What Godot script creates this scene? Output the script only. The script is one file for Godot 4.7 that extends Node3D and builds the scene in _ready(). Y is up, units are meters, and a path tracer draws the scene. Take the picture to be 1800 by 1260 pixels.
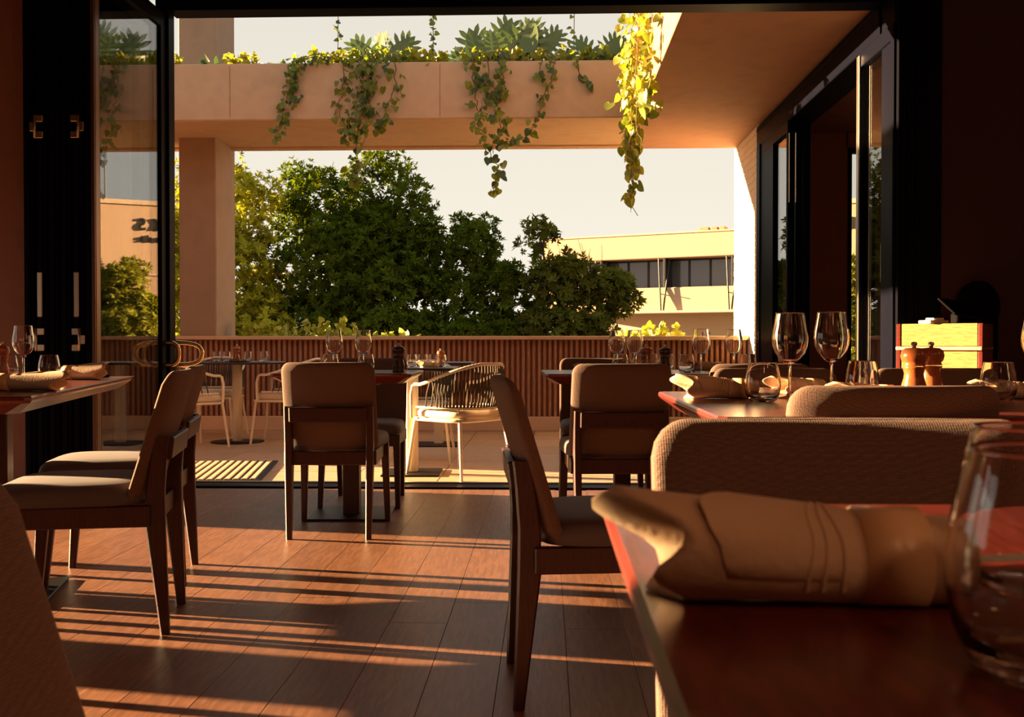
extends Node3D
# A restaurant opening onto a planted terrace at sunset. World: y up, metres, the facade runs along x, the terrace lies towards -z.
const TURN := 0.0342           # the camera is turned 1.96 degrees to the left of the facade's normal
var rng := RandomNumberGenerator.new()
var used := {}
var M := {}

func _ready() -> void:
	rng.seed = 20240611
	# ---- camera
	var cam := Camera3D.new()
	cam.name = "camera"
	cam.position = Vector3(0, 0.905, 0)
	cam.rotation = Vector3(-0.01428, TURN, 0)
	cam.near = 0.05
	cam.far = 400.0
	cam.fov = 39.6
	var lens := CameraAttributesPhysical.new()
	lens.frustum_focal_length = 33.33
	lens.frustum_focus_distance = 4.5
	lens.exposure_aperture = 13.0
	lens.frustum_near = 0.05
	lens.frustum_far = 400.0
	cam.attributes = lens
	add_child(cam)
	# ---- sky
	var env := Environment.new()
	env.background_mode = Environment.BG_SKY
	var sky := Sky.new()
	var sm := ProceduralSkyMaterial.new()
	sm.sky_horizon_color = Color8(252, 243, 224)
	sm.sky_top_color = Color8(90, 120, 148)
	sm.sky_curve = 0.95
	sm.sky_energy_multiplier = 1.04
	sm.ground_horizon_color = Color8(225, 196, 150)
	sm.ground_bottom_color = Color8(90, 70, 52)
	sm.ground_curve = 0.1
	sky.sky_material = sm
	env.sky = sky
	env.tonemap_mode = Environment.TONE_MAPPER_LINEAR
	env.tonemap_exposure = 0.95
	env.sdfgi_enabled = true
	env.ssao_enabled = true
	env.ssil_enabled = true
	var we := WorldEnvironment.new()
	we.name = "environment"
	we.environment = env
	add_child(we)
	# ---- the low sun, from the left and a little beyond the facade
	var sun := DirectionalLight3D.new()
	sun.name = "sun"
	sun.light_color = Color.from_rgba8(255, 212, 155)
	sun.light_energy = 16.0
	sun.light_angular_distance = 0.53
	sun.shadow_enabled = true
	sun.sky_mode = DirectionalLight3D.SKY_MODE_LIGHT_ONLY
	var a := deg_to_rad(10.5)
	var e := deg_to_rad(9.0)
	var dirn := Vector3(cos(e) * cos(a), -sin(e), cos(e) * sin(a))
	sun.basis = Basis.looking_at(dirn, Vector3.UP)
	add_child(sun)
	make_materials()
	build_setting()
	build_doors()
	build_terrace()
	build_beyond()
	build_furniture()
	build_tableware()
	build_plants()

# ---------------------------------------------------------------- nodes
func numbered(called: String) -> String:
	var n: int = used.get(called, 0)
	used[called] = n + 1
	return called if n == 0 else "%s_%03d" % [called, n]

func part_name(parent: Node, called: String) -> String:
	var key := "_n_" + called
	var n: int = parent.get_meta(key, 0)
	parent.set_meta(key, n + 1)
	return called if n == 0 else "%s_%03d" % [called, n]

func P(x: float, d: float, h := 0.0) -> Vector3:       # plan position: x to the right of and d ahead of the camera
	return Vector3(x * cos(TURN) - d * sin(TURN), h, -(x * sin(TURN) + d * cos(TURN)))

func tag(o: Node, label := "", category := "", group := "", kind := "") -> Node:
	if label: o.set_meta("label", label)
	if category: o.set_meta("category", category)
	if group: o.set_meta("group", group)
	if kind: o.set_meta("kind", kind)
	return o

func thing(called: String, label: String, category: String, at := Vector3.ZERO, turn := 0.0, group := "") -> Node3D:
	var o := Node3D.new()
	o.name = numbered(called)
	o.position = at
	o.rotation.y = turn
	add_child(o)
	tag(o, label, category, group)
	return o

func copy(src: Node3D, label: String, at: Vector3, turn := 0.0, group := "") -> Node3D:
	var o: Node3D = src.duplicate()
	o.name = numbered(String(src.get_meta("base_name")))
	o.position = at
	o.rotation.y = turn
	add_child(o)
	tag(o, label, "", group)
	return o

func part(called: String, mesh: Mesh, mat: Material, parent: Node, at := Vector3.ZERO, rot := Vector3.ZERO) -> MeshInstance3D:
	var o := MeshInstance3D.new()
	o.name = part_name(parent, called)
	o.mesh = mesh
	o.material_override = mat
	o.position = at
	o.rotation = rot
	parent.add_child(o)
	return o

func single(called: String, mesh: Mesh, mat: Material, label: String, category: String, at := Vector3.ZERO, turn := 0.0, group := "") -> MeshInstance3D:
	var o := MeshInstance3D.new()
	o.name = numbered(called)
	o.mesh = mesh
	o.material_override = mat
	o.position = at
	o.rotation.y = turn
	add_child(o)
	tag(o, label, category, group)
	return o

func struct(called: String, mesh: Mesh, mat: Material, label := "", at := Vector3.ZERO) -> MeshInstance3D:
	var o := MeshInstance3D.new()
	o.name = numbered(called)
	o.mesh = mesh
	o.material_override = mat
	o.position = at
	add_child(o)
	tag(o, label, "", "", "structure")
	return o

# ---------------------------------------------------------------- shapes
func begin() -> SurfaceTool:
	var st := SurfaceTool.new()
	st.begin(Mesh.PRIMITIVE_TRIANGLES)
	return st

func tri(st: SurfaceTool, a: Vector3, b: Vector3, c: Vector3) -> void:   # counter-clockwise from outside
	st.add_vertex(a)
	st.add_vertex(c)
	st.add_vertex(b)

func quad(st: SurfaceTool, a: Vector3, b: Vector3, c: Vector3, d: Vector3) -> void:
	tri(st, a, b, c)
	tri(st, a, c, d)

func done(st: SurfaceTool) -> ArrayMesh:
	st.generate_normals()
	st.index()
	return st.commit()

func rbox(st: SurfaceTool, c: Vector3, s: Vector3, b := 0.003, basis := Basis.IDENTITY) -> void:   # chamfered box
	st.set_smooth_group(-1)
	b = minf(b, minf(s.x, minf(s.y, s.z)) * 0.45)
	var h := s * 0.5
	var v := func(sx: float, sy: float, sz: float, ax: int) -> Vector3:
		var p := Vector3(sx * h.x, sy * h.y, sz * h.z)
		if ax != 0: p.x -= sx * b
		if ax != 1: p.y -= sy * b
		if ax != 2: p.z -= sz * b
		return c + basis * p
	for sg in [1.0, -1.0]:
		var fx := [v.call(sg, -1.0, 1.0, 0), v.call(sg, -1.0, -1.0, 0), v.call(sg, 1.0, -1.0, 0), v.call(sg, 1.0, 1.0, 0)]
		var fy := [v.call(-1.0, sg, 1.0, 1), v.call(1.0, sg, 1.0, 1), v.call(1.0, sg, -1.0, 1), v.call(-1.0, sg, -1.0, 1)]
		var fz := [v.call(-1.0, -1.0, sg, 2), v.call(1.0, -1.0, sg, 2), v.call(1.0, 1.0, sg, 2), v.call(-1.0, 1.0, sg, 2)]
		for f in [fx, fy, fz]:
			if sg > 0: quad(st, f[0], f[1], f[2], f[3])
			else: quad(st, f[3], f[2], f[1], f[0])
	for p in [1.0, -1.0]:
		for q in [1.0, -1.0]:
			var e1 := [v.call(p, q, 1.0, 0), v.call(p, q, -1.0, 0), v.call(p, q, -1.0, 1), v.call(p, q, 1.0, 1)]   # along z
			var e2 := [v.call(1.0, p, q, 1), v.call(-1.0, p, q, 1), v.call(-1.0, p, q, 2), v.call(1.0, p, q, 2)]   # along x
			var e3 := [v.call(q, 1.0, p, 2), v.call(q, -1.0, p, 2), v.call(q, -1.0, p, 0), v.call(q, 1.0, p, 0)]   # along y
			for e in [e1, e2, e3]:
				if p * q > 0: quad(st, e[0], e[1], e[2], e[3])
				else: quad(st, e[3], e[2], e[1], e[0])
			for r in [1.0, -1.0]:
				var t := [v.call(p, q, r, 0), v.call(p, q, r, 1), v.call(p, q, r, 2)]
				if p * q * r > 0: tri(st, t[0], t[1], t[2])
				else: tri(st, t[2], t[1], t[0])

func box(s: Vector3, b := 0.003, c := Vector3.ZERO) -> ArrayMesh:
	var st := begin()
	rbox(st, c, s, b)
	return done(st)

func span(x0: float, x1: float, y0: float, y1: float, z0: float, z1: float, b := 0.004) -> ArrayMesh:
	return box(Vector3(x1 - x0, y1 - y0, absf(z1 - z0)), b, Vector3((x0 + x1) / 2, (y0 + y1) / 2, (z0 + z1) / 2))

func loft(st: SurfaceTool, rings: Array, cap0 := true, cap1 := true, smooth := true) -> void:
	var n: int = rings[0].size()
	st.set_smooth_group(0 if smooth else -1)
	for i in rings.size() - 1:
		var r: PackedVector3Array = rings[i]
		var q: PackedVector3Array = rings[i + 1]
		for j in n:
			var k := (j + 1) % n
			quad(st, r[j], r[k], q[k], q[j])
	st.set_smooth_group(-1)
	for end in 2:
		if not (cap0 if end == 0 else cap1): continue
		var r: PackedVector3Array = rings[0] if end == 0 else rings[-1]
		var c := Vector3.ZERO
		for p in r: c += p / n
		for j in n:
			var k := (j + 1) % n
			if end == 0: tri(st, c, r[k], r[j])
			else: tri(st, c, r[j], r[k])

func lathe(st: SurfaceTool, prof: Array, seg := 24, at := Vector3.ZERO, smooth := true) -> void:   # profile of (radius, height), outside going up
	st.set_smooth_group(0 if smooth else -1)
	for i in prof.size() - 1:
		var p: Vector2 = prof[i]
		var q: Vector2 = prof[i + 1]
		for j in seg:
			var a0 := TAU * j / seg
			var a1 := TAU * ((j + 1) % seg) / seg
			var A := at + Vector3(cos(a0) * p.x, p.y, -sin(a0) * p.x)
			var B := at + Vector3(cos(a1) * p.x, p.y, -sin(a1) * p.x)
			var C := at + Vector3(cos(a1) * q.x, q.y, -sin(a1) * q.x)
			var D := at + Vector3(cos(a0) * q.x, q.y, -sin(a0) * q.x)
			if p.x > 1e-6: tri(st, A, B, C if q.x > 1e-6 else D)
			if q.x > 1e-6: tri(st, A, C, D)

func lathed(prof: Array, seg := 24, smooth := true) -> ArrayMesh:
	var st := begin()
	lathe(st, prof, seg, Vector3.ZERO, smooth)
	return done(st)

func tube(st: SurfaceTool, pts: Array, r0: float, r1 := -1.0, sides := 8, closed := false) -> void:
	if r1 < 0: r1 = r0
	var rings := []
	var n := pts.size()
	var side := Vector3.ZERO
	for i in n:
		var t: Vector3
		if closed: t = (pts[(i + 1) % n] - pts[(i - 1 + n) % n]).normalized()
		else: t = (pts[mini(i + 1, n - 1)] - pts[maxi(i - 1, 0)]).normalized()
		if i == 0:
			side = t.cross(Vector3.UP if absf(t.y) < 0.9 else Vector3.RIGHT).normalized()
		side = (side - t * side.dot(t)).normalized()
		var b := t.cross(side)
		var ring := PackedVector3Array()
		var r := lerpf(r0, r1, float(i) / maxi(n - 1, 1))
		for j in sides:
			var a := TAU * j / sides
			ring.append(pts[i] + (side * cos(a) + b * sin(a)) * r)
		rings.append(ring)
	if closed: rings.append(rings[0])
	loft(st, rings, not closed, not closed)

func tubed(pts: Array, r0: float, r1 := -1.0, sides := 8, closed := false) -> ArrayMesh:
	var st := begin()
	tube(st, pts, r0, r1, sides, closed)
	return done(st)

func curve(pts: Array, steps: int) -> Array:           # a smooth line through the points
	var out := []
	var n := pts.size()
	for i in n - 1:
		var a: Vector3 = pts[maxi(i - 1, 0)]
		var b: Vector3 = pts[i]
		var c: Vector3 = pts[i + 1]
		var d: Vector3 = pts[mini(i + 2, n - 1)]
		for k in steps:
			out.append(b.cubic_interpolate(c, a, d, float(k) / steps))
	out.append(pts[-1])
	return out

func superring(c: Vector3, wx: float, wz: float, n := 4.0, seg := 28) -> PackedVector3Array:   # rounded rectangle in the xz plane
	var ring := PackedVector3Array()
	for j in seg:
		var a := TAU * (j + 0.5) / seg
		var x := signf(cos(a)) * pow(absf(cos(a)), 2.0 / n) * wx * 0.5
		var z := -signf(sin(a)) * pow(absf(sin(a)), 2.0 / n) * wz * 0.5
		ring.append(c + Vector3(x, 0, z))
	return ring

func rect_ring(c: Vector3, sx: float, sz: float, b := 0.005) -> PackedVector3Array:
	var x := sx / 2
	var z := sz / 2
	return PackedVector3Array([c + Vector3(x, 0, z - b), c + Vector3(x, 0, -z + b), c + Vector3(x - b, 0, -z), c + Vector3(-x + b, 0, -z), c + Vector3(-x, 0, -z + b), c + Vector3(-x, 0, z - b), c + Vector3(-x + b, 0, z), c + Vector3(x - b, 0, z)])

func post(rings: Array) -> ArrayMesh:                 # each ring is [centre, sx, sz]
	var st := begin()
	var rr := []
	for r in rings: rr.append(rect_ring(r[0], r[1], r[2]))
	loft(st, rr, true, true, false)
	return done(st)

# ---------------------------------------------------------------- materials
func mat(called: String, c: Color, rough := 0.7, metal := 0.0) -> StandardMaterial3D:
	var m := StandardMaterial3D.new()
	m.resource_name = called
	m.albedo_color = c
	m.roughness = rough
	m.metallic = metal
	M[called] = m
	return m

func noise_tex(freq: float, ramp: Array, octaves := 4, size := 512, sd := 1, kind := FastNoiseLite.TYPE_SIMPLEX_SMOOTH) -> NoiseTexture2D:
	var n := FastNoiseLite.new()
	n.noise_type = kind
	n.frequency = freq
	n.fractal_octaves = octaves
	n.seed = sd
	var t := NoiseTexture2D.new()
	t.width = size
	t.height = size
	t.seamless = true
	t.noise = n
	var g := Gradient.new()
	g.offsets = PackedFloat32Array(range(ramp.size()).map(func(i): return float(i) / (ramp.size() - 1)))
	g.colors = PackedColorArray(ramp)
	t.color_ramp = g
	return t

func make_materials() -> void:
	var grain := noise_tex(0.012, [Color(0.62, 0.62, 0.62), Color(0.9, 0.9, 0.9), Color(0.74, 0.74, 0.74), Color(1, 1, 1)], 5, 512, 3)
	var mottle := noise_tex(0.01, [Color(0.93, 0.93, 0.93), Color(1, 1, 1), Color(0.96, 0.96, 0.96)], 5, 512, 5)
	var fine := noise_tex(0.08, [Color(0.3, 0.3, 0.3), Color(1, 1, 1)], 4, 256, 7)
	# woven cloth: a height picture of over-and-under threads
	var weave := Image.create(64, 64, false, Image.FORMAT_RGB8)
	var cloth := Image.create(64, 64, false, Image.FORMAT_RGB8)
	for y in 64:
		for x in 64:
			var over := (x / 8 + y / 8) % 2 == 0
			var u := sin(PI * ((x % 8) + 0.5) / 8.0)
			var w := sin(PI * ((y % 8) + 0.5) / 8.0)
			var h := (w * (0.55 + 0.45 * u)) if over else (u * (0.55 + 0.45 * w))
			h = clampf(h * (0.8 + 0.2 * sin(float(x / 8) * 7.3 + float(y / 8) * 3.7)), 0, 1)
			weave.set_pixel(x, y, Color(h, h, h))
			var c := 0.55 + 0.45 * h
			cloth.set_pixel(x, y, Color(c, c, c))
	var weave_t := ImageTexture.create_from_image(weave)
	var cloth_t := ImageTexture.create_from_image(cloth)

	for k in 4:
		var m := mat("plank_%d" % k, [Color8(166, 112, 82), Color8(160, 106, 77), Color8(170, 116, 86), Color8(155, 104, 75)][k], 0.42)
		m.albedo_texture = grain
		m.uv1_triplanar = true
		m.uv1_world_triplanar = true
		m.uv1_scale = Vector3(5.0, 5.0, 0.55)
		m.uv1_offset = Vector3(0.13 * k, 0, 0.29 * k)
	for k in 3:
		var m := mat("tile_%d" % k, [Color8(202, 168, 134), Color8(197, 163, 129), Color8(207, 173, 139)][k], 0.6)
		m.albedo_texture = mottle
		m.uv1_triplanar = true
		m.uv1_world_triplanar = true
		m.uv1_scale = Vector3.ONE * 0.8
		m.uv1_offset = Vector3(0.3 * k, 0, 0.2 * k)
	mat("grout", Color8(110, 92, 78), 0.9)
	for d in [["plaster", Color8(204, 168, 136)], ["plaster_grey", Color8(164, 138, 118)], ["soffit", Color8(176, 130, 100)], ["inner_wall", Color8(120, 78, 62)], ["render_white", Color8(236, 222, 200)], ["dark_wall", Color8(58, 32, 40)], ["brown_wall", Color8(136, 96, 80)]]:
		var m := mat(d[0], d[1], 0.85)
		m.albedo_texture = mottle
		m.uv1_triplanar = true
		m.uv1_world_triplanar = true
		m.uv1_scale = Vector3.ONE * 0.45
		m.heightmap_enabled = true
		m.heightmap_texture = fine
		m.heightmap_scale = 0.12
	mat("ceiling", Color8(120, 92, 76), 0.9)
	mat("frame", Color8(11, 12, 22), 0.42, 0.0)
	M.frame.metallic_specular = 0.12
	mat("frame_edge", Color8(96, 72, 58), 0.32, 0.6)
	mat("steel", Color8(190, 178, 162), 0.28, 0.95)
	mat("brass", Color8(238, 206, 150), 0.24, 1.0)
	mat("rubber", Color8(18, 16, 16), 0.6)
	var fab := mat("fabric", Color8(140, 106, 90), 0.95)
	fab.albedo_texture = cloth_t
	fab.uv1_triplanar = true
	fab.uv1_scale = Vector3.ONE * 46.0
	fab.heightmap_enabled = true
	fab.heightmap_texture = weave_t
	fab.heightmap_scale = 0.1
	fab.rim_enabled = true
	fab.rim = 0.35
	fab.rim_tint = 0.6
	var vinyl := mat("seat_cloth", Color8(84, 74, 76), 0.72)
	vinyl.rim_enabled = true
	vinyl.rim = 0.3
	for d in [["walnut", Color8(76, 36, 34), 0.42, Vector3(9, 1.2, 9)], ["mahogany", Color8(126, 50, 42), 0.28, Vector3(7, 7, 0.9)], ["oak", Color8(226, 168, 96), 0.5, Vector3(1.2, 7, 7)], ["mill_wood", Color8(190, 106, 58), 0.22, Vector3(30, 6, 30)], ["mill_dark", Color8(74, 36, 28), 0.3, Vector3(30, 6, 30)]]:
		var m := mat(d[0], d[1], d[2])
		m.albedo_texture = grain
		m.uv1_triplanar = true
		m.uv1_scale = d[3]
	M.mahogany.clearcoat_enabled = true
	M.mahogany.clearcoat = 0.25
	M.mahogany.clearcoat_roughness = 0.12
	for k in 3:
		var m := mat("batten_%d" % k, [Color8(214, 152, 112), Color8(208, 146, 106), Color8(220, 158, 118)][k], 0.75)
		m.albedo_texture = grain
		m.uv1_triplanar = true
		m.uv1_world_triplanar = true
		m.uv1_scale = Vector3(7, 0.8, 7)
		m.uv1_offset = Vector3(k * 0.3, k * 0.21, 0)
	mat("batten_back", Color8(146, 92, 66), 0.9)
	mat("cap_rail", Color8(222, 184, 148), 0.7)
	mat("white_metal", Color8(232, 214, 188), 0.4)
	mat("cushion", Color8(226, 206, 178), 0.9)
	mat("rope", Color8(74, 64, 52), 0.85)
	mat("table_dark", Color8(46, 32, 30), 0.35)
	mat("base_black", Color8(24, 20, 20), 0.4, 0.3)
	var nap := mat("linen", Color8(206, 176, 146), 0.92)
	nap.uv1_triplanar = true
	nap.uv1_scale = Vector3.ONE * 6.0
	nap.heightmap_enabled = true
	nap.heightmap_texture = fine
	nap.heightmap_scale = 0.08
	mat("leather", Color8(232, 190, 142), 0.34)
	var g := mat("glass", Color(1, 1, 1, 0.0), 0.0)
	g.refraction_enabled = true
	g.refraction_scale = 0.05
	g.transparency = BaseMaterial3D.TRANSPARENCY_ALPHA
	var pane := mat("pane", Color(0.02, 0.02, 0.03, 0.12), 0.0)
	pane.transparency = BaseMaterial3D.TRANSPARENCY_ALPHA
	pane.metallic_specular = 0.5
	mat("paper", Color8(226, 216, 204), 0.9)
	mat("ink", Color8(70, 60, 58), 0.9)
	mat("screen_black", Color8(10, 9, 12), 0.6)
	M.screen_black.metallic_specular = 0.1
	var gl := mat("lamp_glow", Color8(255, 214, 170), 0.5)
	gl.emission_enabled = true
	gl.emission = Color8(255, 190, 126)
	gl.emission_energy_multiplier = 6.0
	# plants
	for d in [["leaf_a", Color8(98, 106, 30), Color8(150, 160, 30)], ["leaf_b", Color8(92, 102, 34), Color8(110, 130, 30)], ["leaf_c", Color8(124, 116, 36), Color8(180, 180, 40)], ["leaf_dark", Color8(58, 78, 36), Color8(50, 70, 20)], ["monstera", Color8(92, 108, 62), Color8(70, 90, 30)], ["hedge", Color8(176, 178, 66), Color8(120, 130, 30)]]:
		var m := mat(d[0], d[1], 0.5)
		m.cull_mode = BaseMaterial3D.CULL_DISABLED
		m.backlight_enabled = true
		m.backlight = d[2]
	var tl := mat("tree_leaf", Color8(255, 255, 255), 0.8)
	tl.metallic_specular = 0.15
	tl.cull_mode = BaseMaterial3D.CULL_DISABLED
	tl.vertex_color_use_as_albedo = true
	tl.backlight_enabled = true
	tl.backlight = Color(0.9, 0.88, 0.5)
	mat("stem", Color8(112, 84, 52), 0.85)
	mat("bark", Color8(74, 54, 42), 0.95)
	mat("soil", Color8(52, 38, 30), 1.0)
	mat("stone", Color8(176, 150, 120), 0.95)
	mat("facade", Color8(196, 163, 134), 0.9)
	mat("facade_light", Color8(206, 180, 152), 0.9)
	mat("window_frame", Color8(34, 30, 32), 0.5)
	var wg := mat("window_glass", Color8(112, 106, 106), 0.12, 0.3)
	wg.metallic_specular = 0.5
	mat("asphalt", Color8(78, 70, 64), 0.95)
	mat("rust", Color8(190, 128, 88), 0.8)

# ---------------------------------------------------------------- the setting
func build_setting() -> void:
	# floor inside: boards laid towards the terrace
	var fl := struct("floor", span(-4.6, 6.0, -0.14, -0.012, 2.2, -6.2), M.plank_3, "dark reddish timber board floor of the dining room")
	var w := 0.19
	var cache := {}
	for i in 26:
		var x := -2.98 + i * w
		var off := fmod(i * 0.47, 1.5)
		var z := 0.0
		z = -0.15 - off * 0.55
		while z > -6.18:
			var len := minf(1.5, 6.18 + z)
			if len > 0.08:
				var key := snappedf(len, 0.001)
				if not cache.has(key): cache[key] = box(Vector3(w - 0.0012, 0.016, len - 0.0012), 0.0008)
				part("plank", cache[key], M["plank_%d" % rng.randi_range(0, 3)], fl, Vector3(x + w / 2, -0.008, z - len / 2))
			z -= 1.5
	var side := begin()
	rbox(side, Vector3(-3.79, -0.006, -3.1), Vector3(1.6, 0.012, 6.16), 0.001)
	rbox(side, Vector3(3.98, -0.006, -3.1), Vector3(4.04, 0.012, 6.16), 0.001)
	rbox(side, Vector3(0.7, -0.006, 1.05), Vector3(10.6, 0.012, 2.1), 0.001)
	rbox(side, Vector3(-0.5, -0.006, -0.07), Vector3(4.96, 0.012, 0.14), 0.001)
	part("floor_margin", done(side), M.plank_1, fl)
	# terrace floor: stone tiles
	var pf := struct("floor", span(-8.0, 6.0, -0.16, -0.012, -6.2, -11.2), M.grout, "pale stone tile floor of the terrace")
	var tm := box(Vector3(0.594, 0.016, 0.594), 0.002)
	for i in 12:
		for j in 7:
			part("tile", tm, M["tile_%d" % rng.randi_range(0, 2)], pf, Vector3(-4.62 + 0.6 * i, -0.008, -6.72 - 0.6 * j))
	# sill track of the folding doors
	var tr := begin()
	rbox(tr, Vector3(-0.1, 0.0, -6.29), Vector3(4.7, 0.022, 0.19), 0.004)
	var sill := struct("trim_1", done(tr), M.frame, "dark metal sill track of the folding doors")
	part("track_lip", box(Vector3(4.7, 0.012, 0.035), 0.003), M.steel, sill, Vector3(-0.1, 0.014, -6.375))
	# ceiling, walls
	struct("ceiling", span(-4.8, 6.2, 3.32, 3.6, 2.4, -6.36), M.ceiling)
	struct("wall_back", span(-4.8, 6.2, 0.0, 3.32, 2.2, 2.4), M.inner_wall)
	struct("wall_right", span(6.0, 6.2, 0.0, 3.32, 2.2, -10.3), M.inner_wall)
	var wl := begin()
	rbox(wl, Vector3(-4.7, 1.66, 0.41), Vector3(0.2, 3.32, 3.78))
	rbox(wl, Vector3(-4.7, 1.66, -3.40), Vector3(0.2, 3.32, 0.34))
	rbox(wl, Vector3(-4.7, 2.56, -3.0), Vector3(0.2, 1.52, 6.6))
	struct("wall_left", done(wl), M.inner_wall)
	var lw := begin()
	for z in [-4.52]: rbox(lw, Vector3(-4.68, 0.9, z), Vector3(0.06, 1.8, 0.06))
	for z in [-2.3]: rbox(lw, Vector3(-4.68, 0.9, z), Vector3(0.06, 1.8, 0.06))
	struct("window_1", done(lw), M.frame, "dark mullions of the open side windows")
	# pier at the left of the opening
	struct("wall_left", span(-4.7, -2.815, 0.0, 3.32, -5.42, -6.34), M.brown_wall, "brown rendered pier left of the folded doors")
	# head of the opening
	struct("trim_2", span(-2.38, 2.4, 3.0, 3.12, -6.2, -6.36), M.frame, "dark door head across the top of the opening")
	struct("trim_3", span(-4.8, 6.2, 3.12, 3.34, -6.22, -6.36), M.frame)
	struct("trim_4", span(-2.47, -2.385, 0.0, 3.12, -6.24, -6.34), M.frame, "slim dark door jamb at the left of the opening")
	# right of the opening: corner post with ridges, dark wall, stone beyond
	var cp := begin()
	rbox(cp, Vector3(2.22, 1.6, -6.16), Vector3(0.28, 3.2, 0.24), 0.006)
	for x in [2.10, 2.16, 2.21]: rbox(cp, Vector3(x, 1.6, -6.035), Vector3(0.022, 3.2, 0.03), 0.008)
	struct("door_1", done(cp), M.frame, "dark ridged corner post right of the opening")
	struct("wall_right", span(2.36, 2.9, 0.0, 2.97, -6.06, -6.3), M.dark_wall, "dark plum wall panel behind the host stand")
	struct("trim_5", span(2.36, 6.0, 2.97, 3.32, -5.9, -6.3), M.brown_wall, "brown bulkhead above the dark wall panel")
	struct("wall_right", span(3.35, 6.0, 0.0, 2.97, -6.06, -6.3), M.dark_wall)
	var sw := struct("wall_right", span(2.9, 3.35, 0.0, 2.97, -6.2, -6.3), M.grout, "rough stone block pier at the far right edge")
	var y := 0.0
	var k := 0
	while y < 2.95:
		var h: float = [0.16, 0.21, 0.13, 0.18][k % 4]
		part("stone_block", box(Vector3(0.44, h - 0.012, 0.1), 0.012), M.stone, sw, Vector3(3.125, y + h / 2, -6.17 + 0.01 * sin(k * 2.1)))
		y += h
		k += 1
	# side room beyond the right-hand doors
	struct("floor", span(2.3, 6.0, -0.02, 0.0, -6.3, -10.2), M.plank_1)
	struct("ceiling", span(2.3, 6.2, 3.02, 3.07, -6.3, -10.3), M.brown_wall)
	var fw := begin()
	rbox(fw, Vector3(2.6, 1.5, -10.2), Vector3(0.84, 3.05, 0.2))
	rbox(fw, Vector3(4.66, 1.5, -10.2), Vector3(2.76, 3.05, 0.2))
	rbox(fw, Vector3(3.15, 2.95, -10.2), Vector3(0.3, 0.18, 0.2))
	rbox(fw, Vector3(3.15, 0.3, -10.2), Vector3(0.3, 0.6, 0.2))
	var sr := struct("wall_front", done(fw), M.brown_wall, "brown far wall of the side room with a window")
	var wf := begin()
	for x in [3.04, 3.27]: rbox(wf, Vector3(x, 1.73, -10.12), Vector3(0.03, 2.28, 0.08))
	rbox(wf, Vector3(3.155, 2.84, -10.12), Vector3(0.24, 0.05, 0.08))
	rbox(wf, Vector3(3.155, 0.63, -10.12), Vector3(0.24, 0.05, 0.08))
	var w2 := struct("window_2", done(wf), M.frame, "dark framed window in the side room")
	part("pane", box(Vector3(0.2, 2.16, 0.006), 0.0), M.pane, w2, Vector3(3.155, 1.73, -10.13))

func leaf_frame(st: SurfaceTool, x: float, z0: float, z1: float, h: float, t: float, stile: float) -> void:   # a glazed door leaf in the plane x = const
	rbox(st, Vector3(x, h / 2, z0 + signf(z1 - z0) * stile / 2), Vector3(t, h, stile), 0.005)
	rbox(st, Vector3(x, h / 2, z1 - signf(z1 - z0) * stile / 2), Vector3(t, h, stile), 0.005)
	rbox(st, Vector3(x, h - 0.05, (z0 + z1) / 2), Vector3(t * 0.96, 0.1, absf(z1 - z0) - 0.02), 0.004)
	rbox(st, Vector3(x, 0.07, (z0 + z1) / 2), Vector3(t * 0.96, 0.12, absf(z1 - z0) - 0.02), 0.004)

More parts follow.
